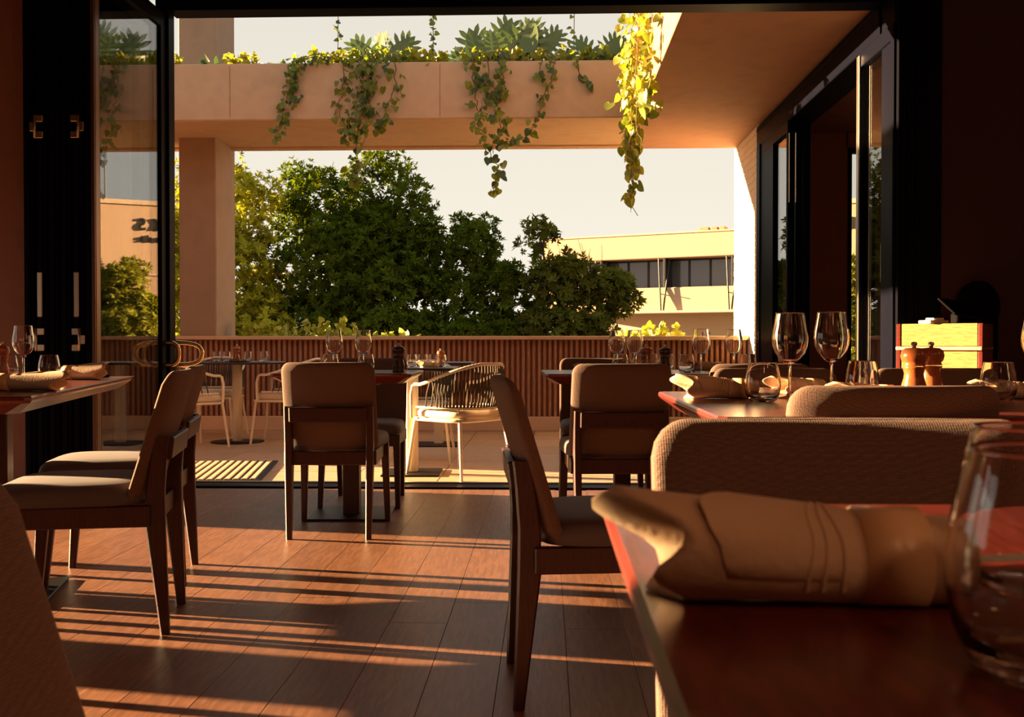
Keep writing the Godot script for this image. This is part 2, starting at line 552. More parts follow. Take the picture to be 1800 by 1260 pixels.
func build_doors() -> void:
	# left: six leaves folded into the room, the innermost one showing its glass
	for i in 6:
		var x := -2.43 - i * 0.066
		var st := begin()
		leaf_frame(st, x, -5.23, -6.23, 2.99, 0.056, 0.075)
		var d := struct("door_2" if i == 0 else "door_3", done(st), M.frame, ["folded glass door leaf nearest the opening, reflecting the planted beam", "dark folded door leaf edge, second from the opening", "dark folded door leaf edge, third from the opening", "dark folded door leaf edge, fourth from the opening", "dark folded door leaf edge, fifth from the opening", "dark folded door leaf edge beside the brown pier"][i])
		for s in ([-0.012, 0.012] if i == 0 else [0.0]):
			part("pane", box(Vector3(0.004, 2.8, 0.86), 0.0), M.pane, d, Vector3(x + s, 1.5, -5.73))
		part("edge_strip", box(Vector3(0.02, 2.97, 0.012), 0.003), M.frame_edge if i == 0 else M.frame, d, Vector3(x + (0.024 if i == 0 else 0.0), 1.49, -5.224))
		if i == 0:
			part("edge_strip", box(Vector3(0.006, 2.97, 0.05), 0.002), M.frame_edge, d, Vector3(x + 0.03, 1.49, -5.262))
			for hd in [[0.02, 0.088, 0.115, -6.2], [0.02, 0.2, 0.105, -6.3]]:
				var pts := [Vector3(0.0, 0.07, 0), Vector3(hd[1] * 0.55, 0.068, 0), Vector3(hd[1] * 0.9, 0.045, 0), Vector3(hd[1], 0.0, 0), Vector3(hd[1] * 0.9, -0.045, 0), Vector3(hd[1] * 0.55, -0.068, 0), Vector3(0.0, -0.07, 0)]
				var hm := part("pull_handle", tubed(curve(pts, 5), 0.0135, -1, 12), M.brass, d, Vector3(x + hd[0] + 0.01, 0.845, hd[3]))
				tag(hm, "polished curved brass pull handle")
		if i in [1, 4]:
			part("flush_pull", box(Vector3(0.028, 0.24, 0.012), 0.004), M.steel, d, Vector3(x, 1.17, -5.215))
		if i in [1, 4]:
			for y in [2.06, 0.93]:
				var hg := begin()
				rbox(hg, Vector3(0, 0.043, 0), Vector3(0.05, 0.036, 0.014), 0.003)
				rbox(hg, Vector3(0, -0.043, 0), Vector3(0.05, 0.036, 0.014), 0.003)
				rbox(hg, Vector3(0.032 if i == 1 else -0.032, 0, 0), Vector3(0.03, 0.05, 0.014), 0.003)
				lathe(hg, [Vector2(0, -0.06), Vector2(0.008, -0.06), Vector2(0.008, 0.06), Vector2(0, 0.06)], 8, Vector3(0.018 if i == 1 else -0.018, 0, 0.004))
				part("hinge", done(hg), M.steel, d, Vector3(x, y, -5.213))
	# right-hand wing: head, sill, sliding leaves
	var hd2 := begin()
	rbox(hd2, Vector3(2.19, 2.93, -8.1), Vector3(0.24, 0.22, 3.6), 0.006)
	rbox(hd2, Vector3(2.075, 3.0, -8.1), Vector3(0.02, 0.03, 3.6), 0.004)
	struct("trim_6", done(hd2), M.frame, "dark door head along the right wing")
	struct("trim_7", span(2.07, 2.3, 0.0, 0.03, -6.3, -9.9), M.frame, "dark sill track along the right wing")
	struct("trim_8", span(2.06, 2.22, 0.0, 2.84, -9.72, -9.86), M.frame, "dark jamb beside the white end wall")
	var a := begin()
	leaf_frame(a, 2.10, -8.64, -9.74, 2.83, 0.06, 0.05)
	rbox(a, Vector3(2.10, 1.41, -9.45), Vector3(0.056, 2.8, 0.5))
	var da := struct("door_4", done(a), M.frame, "far glass leaf of the right wing doors")
	part("pane", box(Vector3(0.006, 2.65, 0.5), 0.0), M.pane, da, Vector3(2.10, 1.46, -8.95))
	var b := begin()
	for k in 2: leaf_frame(b, 2.175 + 0.07 * k, -8.66, -9.74, 2.83, 0.056, 0.08)
	struct("door_5", done(b), M.frame, "dark leaves slid behind the far glass leaf")
	for x in [2.085, 2.14]: part("edge_strip", box(Vector3(0.012, 0.6, 0.012), 0.004), M.steel, da, Vector3(x, 2.42, -8.636))
	var c := begin()
	leaf_frame(c, 2.10, -6.04, -6.72, 2.83, 0.06, 0.055)
	var dc := struct("door_6", done(c), M.frame, "near glass leaf of the right wing doors with a paper notice")
	part("pane", box(Vector3(0.006, 2.65, 0.6), 0.0), M.pane, dc, Vector3(2.10, 1.46, -6.38))
	part("edge_strip", box(Vector3(0.012, 2.8, 0.05), 0.004), M.steel, dc, Vector3(2.066, 1.41, -6.69))
	var nt := thing("paper_notice", "small white printed paper notice stuck inside the right glass door", "notice", Vector3(2.11, 1.42, -6.27))
	part("sheet", box(Vector3(0.002, 0.24, 0.2), 0.0), M.paper, nt)
	var ln := begin()
	for i in 7: rbox(ln, Vector3(-0.0014, 0.085 - i * 0.026, 0.005 * (i % 3)), Vector3(0.0008, 0.006, 0.13 - 0.012 * (i % 3)), 0.0)
	part("printed_lines", done(ln), M.ink, nt)

func build_terrace() -> void:
	# the planter beam, its end against the roof, the columns
	var pb := begin()
	rbox(pb, Vector3(-3.56, 3.345, -9.62), Vector3(8.9, 0.55, 0.1), 0.012)
	rbox(pb, Vector3(-3.56, 3.32, -11.05), Vector3(8.9, 0.5, 0.1), 0.012)
	rbox(pb, Vector3(-3.56, 3.155, -10.33), Vector3(8.88, 0.11, 1.5), 0.005)
	var beam := struct("planter_beam", done(pb), M.plaster, "cream rendered planter beam spanning the terrace, plants along its top")
	part("soil", span(-8.0, 0.88, 3.3, 3.5, -9.68, -10.99), M.soil, beam)
	for x in [-3.06, -1.02]: part("joint", box(Vector3(0.006, 0.5, 0.004), 0.001), M.soffit, beam, Vector3(x, 3.345, -9.568))
	struct("column", span(-3.91, -3.51, -0.1, 5.6, -10.5, -11.15, 0.01), M.plaster_grey, "square rendered column behind the balustrade")
	var rf := begin()
	rbox(rf, Vector3(4.4, 3.17, -8.74), Vector3(7.04, 0.2, 4.72), 0.006)
	rbox(rf, Vector3(0.93, 3.4, -8.0), Vector3(0.1, 0.5, 3.24), 0.01)
	struct("terrace_roof", done(rf), M.soffit, "tan soffit of the roof over the right side of the terrace")
	# end wall: painted bricks
	var ew := struct("wall_right", span(2.1, 2.6, 0.0, 3.07, -9.9, -11.1), M.render_white, "white painted brick end wall, sunlit")
	var bm := [box(Vector3(0.008, 0.069, 0.209), 0.002), box(Vector3(0.010, 0.069, 0.209), 0.002)]
	var hb := box(Vector3(0.008, 0.069, 0.101), 0.002)
	for r in 41:
		var z := -9.905
		var first := r % 2 == 1
		while z > -11.09:
			if first or z < -10.99:
				part("brick", hb, M.render_white, ew, Vector3(2.098, 0.038 + r * 0.075, z - 0.05))
				z -= 0.1075
				first = false
			else:
				part("brick", bm[rng.randi_range(0, 1)], M.render_white, ew, Vector3(2.098, 0.038 + r * 0.075, z - 0.104))
				z -= 0.215
	# balustrade with vertical battens
	var bl := thing("balustrade", "terrace balustrade clad in upright warm timber battens with a pale cap", "balustrade", Vector3(0, 0, -10.4))
	part("wall_core", span(-7.0, 2.09, 0.0, 0.95, -0.02, -0.09), M.batten_back, bl)
	part("cap_rail", span(-7.0, 2.09, 0.952, 0.992, 0.07, -0.1, 0.006), M.cap_rail, bl)
	part("skirting", span(-7.0, 2.09, 0.0, 0.15, 0.05, -0.015, 0.006), M.cap_rail, bl)
	var bt := box(Vector3(0.03, 0.8, 0.03), 0.004)
	for i in 112:
		part("batten", bt, M["batten_%d" % rng.randi_range(0, 2)], bl, Vector3(-4.15 + i * 0.0559, 0.551, -0.005))
	# wall closing the terrace on the left
	var tw := begin()
	rbox(tw, Vector3(-4.75, 1.65, -9.525), Vector3(0.2, 3.3, 3.15))
	rbox(tw, Vector3(-4.75, 2.82, -7.15), Vector3(0.2, 0.96, 1.7))
	struct("wall_left", done(tw), M.plaster, "rendered wall closing the terrace on the left, with a doorway")
	# slatted floor mat in front of the sill
	var mt := thing("slatted_mat", "dark slatted entrance mat on the terrace tiles by the left door", "mat", P(-2.22, 7.0), TURN + 0.13)
	part("frame", span(-0.62, 0.5, 0.0, 0.012, -0.6, 0.52), M.rubber, mt)
	var sl := box(Vector3(0.034, 0.012, 1.06), 0.003)
	for i in 19: part("slat", sl, M.cap_rail, mt, Vector3(-0.565 + i * 0.056, 0.013, -0.04))

# ---------------------------------------------------------------- beyond the terrace
func build_beyond() -> void:
	struct("ground", span(-120, 120, -4.7, -4.5, -9.0, -140.0), M.asphalt)
	# office building to the right, turned towards the sun
	var ob := thing("office_building", "cream two-storey building with a dark ribbon window beyond the trees", "building", P(8.9, 40.0, 0), TURN - 0.4712)
	# local x runs along the facade to the right, local +z faces the terrace
	var st := begin()
	rbox(st, Vector3(-3.4, 4.98, -1.8), Vector3(10.2, 1.0, 3.6), 0.03)
	rbox(st, Vector3(-3.4, 2.76, -1.8), Vector3(10.2, 1.0, 3.6), 0.03)
	rbox(st, Vector3(-3.4, 3.87, -2.8), Vector3(10.0, 1.25, 1.6), 0.01)
	rbox(st, Vector3(1.0, 3.87, -1.8), Vector3(1.4, 1.25, 3.5), 0.01)
	part("wall", done(st), M.facade, ob)
	part("coping", box(Vector3(10.3, 0.07, 3.7), 0.01, Vector3(-3.4, 5.5, -1.8)), M.facade_light, ob)
	part("lower_wall", box(Vector3(10.2, 6.75, 1.9), 0.02, Vector3(-3.4, -1.12, -2.65)), M.facade_light, ob)
	part("ledge", box(Vector3(10.2, 0.1, 0.5), 0.02, Vector3(-3.4, 2.24, 0.05)), M.facade_light, ob)
	for i in 9:
		var x := -8.4 + i * 0.9
		var wn := part("window", box(Vector3(0.07, 1.25, 0.12), 0.01), M.window_frame, ob, Vector3(x, 3.87, -0.9))
		part("pane", box(Vector3(0.83, 1.12, 0.03), 0.002), M.window_glass, wn, Vector3(0.45, 0.0, -0.02))
	var fr := begin()
	rbox(fr, Vector3(-4.0, 4.46, -0.9), Vector3(8.8, 0.08, 0.14), 0.01)
	rbox(fr, Vector3(-4.0, 3.28, -0.9), Vector3(8.8, 0.08, 0.14), 0.01)
	part("window_surround", done(fr), M.window_frame, ob)
	for x in [-3.1, -0.25, -5.9]:
		var s := begin()
		tube(s, [Vector3(x, 4.45, 0.15), Vector3(x + 0.12, 2.25, 0.2)], 0.035, -1, 6)
		tube(s, [Vector3(x + 0.35, 4.45, -0.2), Vector3(x + 0.22, 2.25, 0.2)], 0.035, -1, 6)
		rbox(s, Vector3(x + 0.2, 3.87, -0.45), Vector3(0.1, 1.2, 0.9), 0.01)
		tube(s, [Vector3(x + 0.05, 3.0, 0.18), Vector3(x + 0.5, 2.9, 0.2)], 0.02, -1, 5)
		part("strut", done(s), M.window_frame, ob)
	part("vent", box(Vector3(0.2, 0.2, 0.05), 0.01, Vector3(-1.55, 1.35, -1.69)), M.window_frame, ob)
	part("lower_window", box(Vector3(9.0, 0.35, 0.06), 0.01, Vector3(-3.5, 0.55, -1.69)), M.window_frame, ob)
	for b in [[-1.75, 0.45], [-1.3, 0.3], [-0.95, 0.24]]:
		part("roof_unit", box(Vector3(b[1], 0.35, 0.5), 0.03, Vector3(b[0], 5.7, -2.0)), M.rust, ob)
	var up := part("stair_tower", box(Vector3(1.5, 1.0, 1.6), 0.03, Vector3(0.6, 5.75, -2.0)), M.facade, ob)
	var rl := begin()
	for k in 5: tube(rl, [Vector3(0.0 + k * 0.3, 6.2, -1.8), Vector3(0.0 + k * 0.3, 6.7, -1.8)], 0.03, -1, 5)
	tube(rl, [Vector3(0.0, 6.7, -1.8), Vector3(1.2, 6.7, -1.8)], 0.03, -1, 5)
	tube(rl, [Vector3(0.0, 6.65, -1.8), Vector3(0.8, 6.2, -1.8)], 0.025, -1, 5)
	part("roof_railing", done(rl), M.window_frame, ob)
	# building with lettering, seen past the side room and in the left door's glass
	var sb := thing("signed_building", "large cream building with dark lettering near its roof line, far right beyond the side room", "building", Vector3(19.6, 0, -62.0), -0.45)
	part("wall", span(-8.0, 14.0, -4.5, 9.6, 0.0, -8.0, 0.05), M.facade, sb)
	part("coping", span(-8.1, 14.1, 9.6, 9.9, 0.1, -8.1, 0.03), M.facade_light, sb)
	part("string_course", span(-8.0, 14.0, 5.2, 5.35, 0.08, 0.0, 0.02), M.facade_light, sb)
	for w in [["I", 0.72, 8.4, -1.75], ["N", 0.72, 8.4, -0.98], ["K", 0.72, 8.4, 0.0], ["S", 0.72, 8.4, 0.93], ["a", 0.4, 7.5, 0.0], ["d", 0.4, 7.5, 0.5], ["e", 0.4, 7.5, 0.95]]:
		var t := TextMesh.new()
		t.text = w[0]
		var f := SystemFont.new()
		f.font_names = PackedStringArray(["Droid Sans"])
		f.font_weight = 700
		t.font = f
		t.font_size = 64
		t.pixel_size = w[1] / 46.0
		t.depth = 0.12
		part("sign_letter", t, M.window_frame, sb, Vector3(w[3], w[2], 0.05))
	var an := begin()
	tube(an, [Vector3(3.0, 9.8, -2), Vector3(3.0, 13.0, -2)], 0.06, -1, 6)
	part("mast", done(an), M.window_frame, sb)

	# trees between: blobs of leaf sprays round a trunk and limbs
	tree("broadleaf_tree", "sunlit yellow-green tree at the left, beside the column", P(-6.39, 22.01, -4.5), [[P(-6.39, 22.01, 3.95), 1.35, 1.28], [P(-6.25, 22.15, 2.32), 1.49, 1.35], [P(-5.96, 21.87, 0.61), 1.42, 1.28], [P(-7.95, 22.15, 2.89), 1.56, 1.70], [P(-7.38, 22.01, 0.61), 1.56, 1.42]], 1900, 0)
	tree("broadleaf_tree", "largest dark green tree, its top touching the beam at left of centre", P(-3.69, 23.43, -4.5), [[P(-4.40, 23.29, 4.23), 1.35, 1.06], [P(-3.12, 23.29, 4.38), 1.14, 1.14], [P(-4.12, 22.29, 2.60), 1.63, 1.35], [P(-4.97, 22.72, 0.90), 1.70, 1.42], [P(-3.27, 22.44, 0.90), 1.70, 1.42], [P(-3.69, 22.29, -0.52), 1.99, 1.28], [P(-3.41, 23.00, 3.03), 1.42, 1.28]], 3000, 1)
	tree("broadleaf_tree", "rounded dark green tree sloping down right of the largest one", P(-2.13, 22.72, -4.5), [[P(-2.48, 22.72, 3.67), 1.06, 0.99], [P(-1.92, 22.72, 2.74), 0.99, 0.99], [P(-2.27, 22.01, 1.75), 1.35, 1.21], [P(-1.56, 22.15, 0.61), 1.49, 1.28], [P(-2.13, 21.87, -0.66), 1.70, 1.14]], 2500, 1)
	tree("broadleaf_tree", "low dark tree in the gap right of the tall trees", P(-0.43, 22.01, -4.5), [[P(-0.78, 22.01, 3.14), 0.71, 0.64], [P(-0.35, 22.01, 2.13), 0.85, 0.71], [P(-0.71, 21.58, 0.96), 1.06, 0.85], [P(-0.43, 21.58, -0.31), 1.28, 0.85]], 1300, 1)
	tree("broadleaf_tree", "small airy tree with bare twigs above, in front of the cream building", P(1.14, 22.01, -4.5), [[P(0.60, 22.15, 3.18), 0.45, 0.60], [P(0.85, 22.01, 2.23), 0.71, 0.60], [P(1.35, 21.73, 2.31), 0.71, 0.71], [P(0.85, 21.58, 1.16), 0.85, 0.71], [P(0.43, 21.58, -0.04), 0.85, 0.71], [P(1.42, 21.58, 1.28), 0.64, 0.64]], 700, 2)
	tree("broadleaf_tree", "slender tree whose branch tips cross the ribbon window", P(1.85, 21.73, -4.5), [[P(1.99, 21.73, 2.04), 0.60, 0.60], [P(2.34, 21.73, 1.87), 0.45, 0.45], [P(1.92, 21.73, 1.01), 0.60, 0.60], [P(1.63, 21.58, 0.20), 0.57, 0.50]], 420, 2)
	tree("broadleaf_tree", "distant sunlit tree in front of the signed building, seen in the door glass", P(13.9, 38.6, -4.5), [[P(13.2, 38.6, 3.3), 1.2, 1.0], [P(14.6, 38.6, 3.0), 1.3, 1.2], [P(12.6, 38.4, 1.6), 1.3, 1.4], [P(15.0, 38.6, 1.4), 1.6, 1.5], [P(13.7, 38.4, 1.2), 1.6, 1.6], [P(13.7, 38.4, -0.8), 2.2, 1.8]], 3000, 3)
	tree("broadleaf_tree", "low dark bush filling the gap between the two right-hand trees", P(0.35, 22.6, -4.5), [[P(0.25, 22.6, 1.5), 0.75, 0.6], [P(0.5, 22.4, 0.5), 0.9, 0.8], [P(-0.3, 22.6, 0.4), 0.9, 0.8]], 1000, 1)
	var tw := begin()
	for i in 16:
		var x := rng.randf_range(0.6, 2.0)
		var b0 := P(x, 22.1, rng.randf_range(2.0, 2.6))
		var b1 := b0 + Vector3(rng.randf_range(-0.2, 0.3), rng.randf_range(0.5, 1.05), 0)
		tube(tw, curve([b0, (b0 + b1) / 2 + Vector3(0.03, 0, 0), b1], 3), 0.011, 0.004, 5)
	single("bare_twigs", done(tw), M.bark, "thin bare twigs standing above the small airy tree", "twigs")

func spray_mesh() -> ArrayMesh:                        # a rosette of pointed leaves
	var st := begin()
	st.set_smooth_group(-1)
	for k in 7:
		var a := TAU * k / 7.0 + 0.3 * (k % 2)
		var up := 0.35 + 0.3 * (k % 3)
		var d := Vector3(cos(a), up, sin(a)).normalized()
		var s := d.cross(Vector3.UP).normalized() * 0.024
		var l := 0.12 + 0.02 * (k % 2)
		var m := d * l * 0.5 + Vector3(0, 0.012, 0)
		tri(st, Vector3.ZERO, m + s, d * l)
		tri(st, Vector3.ZERO, d * l, m - s)
	return done(st)

var spray: ArrayMesh

func tree(called: String, label: String, foot: Vector3, blobs: Array, n: int, tone: int) -> void:
	if spray == null: spray = spray_mesh()
	var t := thing(called, label, "tree", foot, 0.0, "trees beyond the balustrade")
	var st := begin()
	var top: Vector3 = blobs[-1][0] - foot
	tube(st, curve([Vector3(0, 0, 0), Vector3(0.1, top.y * 0.5, 0.05), top], 4), 0.16, 0.1, 8)
	for b in blobs:
		var c: Vector3 = b[0] - foot
		var m: Vector3 = top.lerp(c, 0.5) + Vector3(rng.randf_range(-0.15, 0.15), -0.15, rng.randf_range(-0.1, 0.1))
		tube(st, curve([top - Vector3(0, 0.3, 0), m, c], 4), 0.07, 0.02, 6)
		for q in 5:
			var e := c + Vector3(rng.randf_range(-1, 1), rng.randf_range(-0.5, 1), rng.randf_range(-1, 1)) * float(b[1]) * 0.7
			tube(st, [c.lerp(m, 0.3), (c + e) / 2, e], 0.02, 0.006, 5)
	part("trunk", done(st), M.bark, t)
	var total := 0.0
	for b in blobs: total += b[1] * b[1] * b[2]
	var mm := MultiMesh.new()
	mm.transform_format = MultiMesh.TRANSFORM_3D
	mm.use_colors = true
	mm.mesh = spray
	var xs := []
	var cs := []
	for b in blobs:
		var k := int(n * 2.6 * b[1] * b[1] * b[2] / total)
		# every limb ends in a handful of rounded clumps
		var clumps := []
		var cn := 13
		for c in cn:
			var cd := Vector3(rng.randfn(), rng.randfn() * 0.9 + 0.15, rng.randfn() + 0.3).normalized()
			clumps.append([Vector3(cd.x * b[1], cd.y * b[2], cd.z * b[1] * 0.8) * rng.randf_range(0.62, 0.82), rng.randf_range(0.28, 0.46) * minf(b[1], b[2]), rng.randf_range(0.75, 1.25)])
		for i in k:
			var dirv := Vector3(rng.randfn(), rng.randfn(), rng.randfn()).normalized()
			var cl: Array = clumps[i % cn]
			var rr := 0.5 + 0.5 * sqrt(rng.randf())
			var p: Vector3 = b[0] - foot + cl[0] + dirv * Vector3(1.15, 0.85, 1.0) * float(cl[1]) * rr
			if i % 4 == 0: p = b[0] - foot + Vector3(dirv.x * b[1], dirv.y * b[2], dirv.z * b[1] * 0.8) * 0.75 * rr
			var nrm := (dirv + Vector3(0, 0.5, 0) + Vector3(rng.randfn(), rng.randfn(), rng.randfn()) * 0.35).normalized()
			var x := nrm.cross(Vector3(rng.randfn(), rng.randfn(), rng.randfn())).normalized()
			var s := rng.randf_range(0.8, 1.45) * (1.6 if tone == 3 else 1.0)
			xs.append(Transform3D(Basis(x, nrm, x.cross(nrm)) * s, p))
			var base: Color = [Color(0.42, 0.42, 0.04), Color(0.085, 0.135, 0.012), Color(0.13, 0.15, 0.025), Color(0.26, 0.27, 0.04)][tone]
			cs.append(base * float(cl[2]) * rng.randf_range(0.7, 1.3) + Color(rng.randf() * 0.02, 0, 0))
	mm.instance_count = xs.size()
	for i in xs.size():
		mm.set_instance_transform(i, xs[i])
		mm.set_instance_color(i, cs[i])
	var mi := MultiMeshInstance3D.new()
	mi.name = "foliage"
	mi.multimesh = mm
	mi.material_override = M.tree_leaf
	mi.set_meta("kind", "stuff")
	t.add_child(mi)

# ---------------------------------------------------------------- furniture
var chair0: Node3D
var rope0: Node3D
var shared := {}

func dining_chair(label: String, at: Vector3, turn: float, group := "upholstered dining chairs indoors") -> Node3D:
	if chair0 != null:
		return copy(chair0, label, at, turn + TURN, group)
	var t := thing("dining_chair", label, "chair", at, turn + TURN, group)
	t.set_meta("base_name", "dining_chair")
	chair0 = t
	# backrest: a leaning curved pad, forward is -z
	var rings := []
	var H0 := 0.425
	var H1 := 0.822
	var cr := 0.042
	var th := 0.052
	var steps := [[0.0, 0.0], [0.004, 0.4], [0.012, 0.75], [0.024, 1.0], [0.1, 1.0], [0.2, 1.0], [0.28, 1.0], [H1 - H0 - cr, 1.0], [H1 - H0 - cr * 0.6, 0.96], [H1 - H0 - cr * 0.3, 0.84], [H1 - H0 - cr * 0.1, 0.66], [H1 - H0 - 0.001, 0.42], [H1 - H0, 0.1]]
	for s in steps:
		var f: float = s[0] / (H1 - H0)
		var y: float = H0 + s[0]
		var z := lerpf(0.165, 0.285, f)
		var w := 0.437 - 0.008 * f
		var up: float = H1 - y
		if up < cr: w -= 2.0 * (cr - sqrt(maxf(cr * cr - (cr - up) * (cr - up), 0.0)))
		if s[0] < 0.024: w -= 0.03 * (1.0 - float(s[1]))
		var ring := superring(Vector3(0, y, z), w, th * maxf(float(s[1]), 0.06), 4.0 if s[1] > 0.99 else 3.0, 36)
		for j in ring.size():
			var p := ring[j]
			var q := p.x / 0.2185
			p.z -= 0.026 * q * q
			p.y -= 0.028 * (1.0 - q * q) * clampf(1.0 - f / 0.35, 0, 1)
			ring[j] = p
		rings.append(ring)
	var st := begin()
	loft(st, rings)
	part("backrest", done(st), M.fabric, t)
	# seat cushion
	st = begin()
	rings = []
	for s in [[0.408, 0.96, 6.0], [0.412, 1.0, 7.0], [0.44, 1.0, 7.0], [0.456, 0.985, 6.0], [0.466, 0.95, 5.0], [0.473, 0.86, 4.0], [0.477, 0.6, 3.0], [0.478, 0.2, 2.5]]:
		var ring := superring(Vector3(0, s[0], -0.045), 0.462 * s[1], 0.452 * s[1], s[2], 36)
		for j in ring.size():
			var p := ring[j]
			p.x *= 1.0 - 0.07 * clampf((p.z + 0.27) / 0.45, 0, 1)
			ring[j] = p
		rings.append(ring)
	loft(st, rings)
	part("seat", done(st), M.seat_cloth, t)
	for sx in [-1.0, 1.0]:
		part("leg", post([[Vector3(sx * 0.184, 0, 0.238), 0.026, 0.028], [Vector3(sx * 0.188, 0.34, 0.212), 0.034, 0.058], [Vector3(sx * 0.189, 0.45, 0.212), 0.034, 0.056], [Vector3(sx * 0.19, 0.55, 0.222), 0.033, 0.05], [Vector3(sx * 0.19, 0.618, 0.232), 0.032, 0.045]]), M.walnut, t)
		part("leg", post([[Vector3(sx * 0.214, 0, -0.242), 0.026, 0.026], [Vector3(sx * 0.205, 0.34, -0.215), 0.036, 0.044], [Vector3(sx * 0.205, 0.405, -0.215), 0.036, 0.044]]), M.walnut, t)
	st = begin()
	rbox(st, Vector3(0, 0.374, -0.215), Vector3(0.385, 0.064, 0.024))
	rbox(st, Vector3(0, 0.374, 0.205), Vector3(0.35, 0.064, 0.024))
	for sx in [-1.0, 1.0]: rbox(st, Vector3(sx * 0.197, 0.374, 0.0), Vector3(0.024, 0.066, 0.4), 0.003, Basis(Vector3.UP, sx * 0.035))
	part("seat_rail", done(st), M.walnut, t)
	part("back_rail", box(Vector3(0.36, 0.07, 0.022), 0.004), M.walnut, t, Vector3(0, 0.58, 0.252), Vector3(0.12, 0, 0))
	return t

func rope_chair(label: String, at: Vector3, turn: float) -> Node3D:
	if rope0 != null:
		return copy(rope0, label, at, turn + TURN, "white rope armchairs on the terrace")
	var t := thing("rope_armchair", label, "chair", at, turn + TURN, "white rope armchairs on the terrace")
	t.set_meta("base_name", "rope_armchair")
	rope0 = t
	var top := []          # top rail: from one front arm, round the back, to the other
	var low := []
	for i in 41:
		var a := lerpf(-0.18, PI + 0.18, i / 40.0)
		var r := 0.27
		var x := cos(a) * r * 1.03
		var z := sin(a) * r * 1.02 + 0.0
		if i < 4 or i > 36: z -= 0.03 * (4 - mini(i, 40 - i))
		var lift := pow(clampf((z + 0.12) / 0.38, 0.0, 1.0), 1.2)
		top.append(Vector3(x, 0.63 + 0.14 * lift, z + 0.03 * lift))
		low.append(Vector3(x * 0.97, 0.475, z * 0.97))
	var rail := [Vector3(top[0].x, 0.40, top[0].z - 0.03), Vector3(top[0].x, 0.56, top[0].z - 0.035), top[0] + Vector3(0, -0.012, -0.02)]
	rail.append_array(top)
	rail.append_array([top[40] + Vector3(0, -0.012, -0.02), Vector3(top[40].x, 0.56, top[40].z - 0.035), Vector3(top[40].x, 0.40, top[40].z - 0.03)])
	part("arm_rail", tubed(rail, 0.0125, -1, 8), M.white_metal, t)
	var st := begin()
	tube(st, low, 0.009, -1, 6)
	tube(st, [Vector3(0.2, 0.475, 0.18), Vector3(0.2, 0.40, 0.18)], 0.009, -1, 6)
	tube(st, [Vector3(-0.2, 0.475, 0.18), Vector3(-0.2, 0.40, 0.18)], 0.009, -1, 6)
	part("lower_rail", done(st), M.white_metal, t)
	st = begin()
	for i in range(3, 38):
		for s in [-0.006, 0.006]:
			var e := Vector3(-sin(lerpf(-0.18, PI + 0.18, i / 40.0)), 0, cos(lerpf(-0.18, PI + 0.18, i / 40.0)))
			var p0: Vector3 = top[i] + e * s
			var p1: Vector3 = low[clampi(i + (1 if s > 0 else -1), 0, 40)] + e * s
			var mid: Vector3 = (p0 + p1) / 2 + Vector3(top[i].x, 0, top[i].z) * 0.05
			tube(st, [p0 + Vector3(0, 0.012, 0), mid, p1 - Vector3(0, 0.01, 0)], 0.0052, -1, 6)
	var w := part("rope_weave", done(st), M.rope, t)
	tag(w, "dark rope back", "", "", "stuff")
	st = begin()
	var rings := []
	for s in [[0.405, 0.95], [0.412, 1.0], [0.44, 1.0], [0.455, 0.96], [0.463, 0.85], [0.466, 0.4], [0.466, 0.1]]:
		rings.append(superring(Vector3(0, s[0], -0.01), 0.475 * s[1], 0.475 * s[1], 4.5, 28))
	loft(st, rings)
	part("seat_cushion", done(st), M.cushion, t)
	st = begin()
	var fr := superring(Vector3(0, 0.39, -0.01), 0.5, 0.5, 4.5, 28)
	tube(st, Array(fr), 0.0125, -1, 8, true)
	rbox(st, Vector3(0, 0.397, -0.01), Vector3(0.44, 0.012, 0.44))
	part("seat_frame", done(st), M.white_metal, t)
	for sx in [-1.0, 1.0]:
		for sz in [-1.0, 1.0]:
			part("leg", tubed([Vector3(sx * 0.215, 0.39, sz * 0.215 - 0.01), Vector3(sx * 0.26, 0.0, sz * 0.265)], 0.0125, 0.0105, 8), M.white_metal, t)
	return t

func dining_table(label: String, at: Vector3, turn: float, w: float, d: float, legs: Array, h := 0.76) -> Node3D:
	var t := thing("dining_table", label, "table", at, turn + TURN, "")
	var st := begin()
	var rings := []        # top with an under-bevelled edge and clipped corners
	for s in [[h - 0.052, 0.05, 0.03], [h - 0.02, 0.006, 0.018], [h - 0.012, 0.0, 0.016], [h - 0.004, 0.0, 0.016], [h, 0.004, 0.016]]:
		rings.append(rect_ring(Vector3(0, s[0], 0), w - 2 * s[1], d - 2 * s[1], s[2]))
	loft(st, rings, true, true, false)
	part("tabletop", done(st), M.mahogany, t)
	for l in legs:
		var b := part("base_plate", box(Vector3(minf(0.42, w * 0.6), 0.012, minf(0.42, d * 0.62)), 0.003), M.base_black, t, Vector3(l.x, 0.006, l.y))
		part("pedestal", post([[Vector3(0, 0.012, 0), 0.085, 0.085], [Vector3(0, h - 0.052, 0), 0.085, 0.085]]), M.walnut, t, Vector3(l.x, 0, l.y))
		part("bracket", box(Vector3(0.3, 0.015, 0.3), 0.003), M.base_black, t, Vector3(l.x, h - 0.06, l.y))
	return t

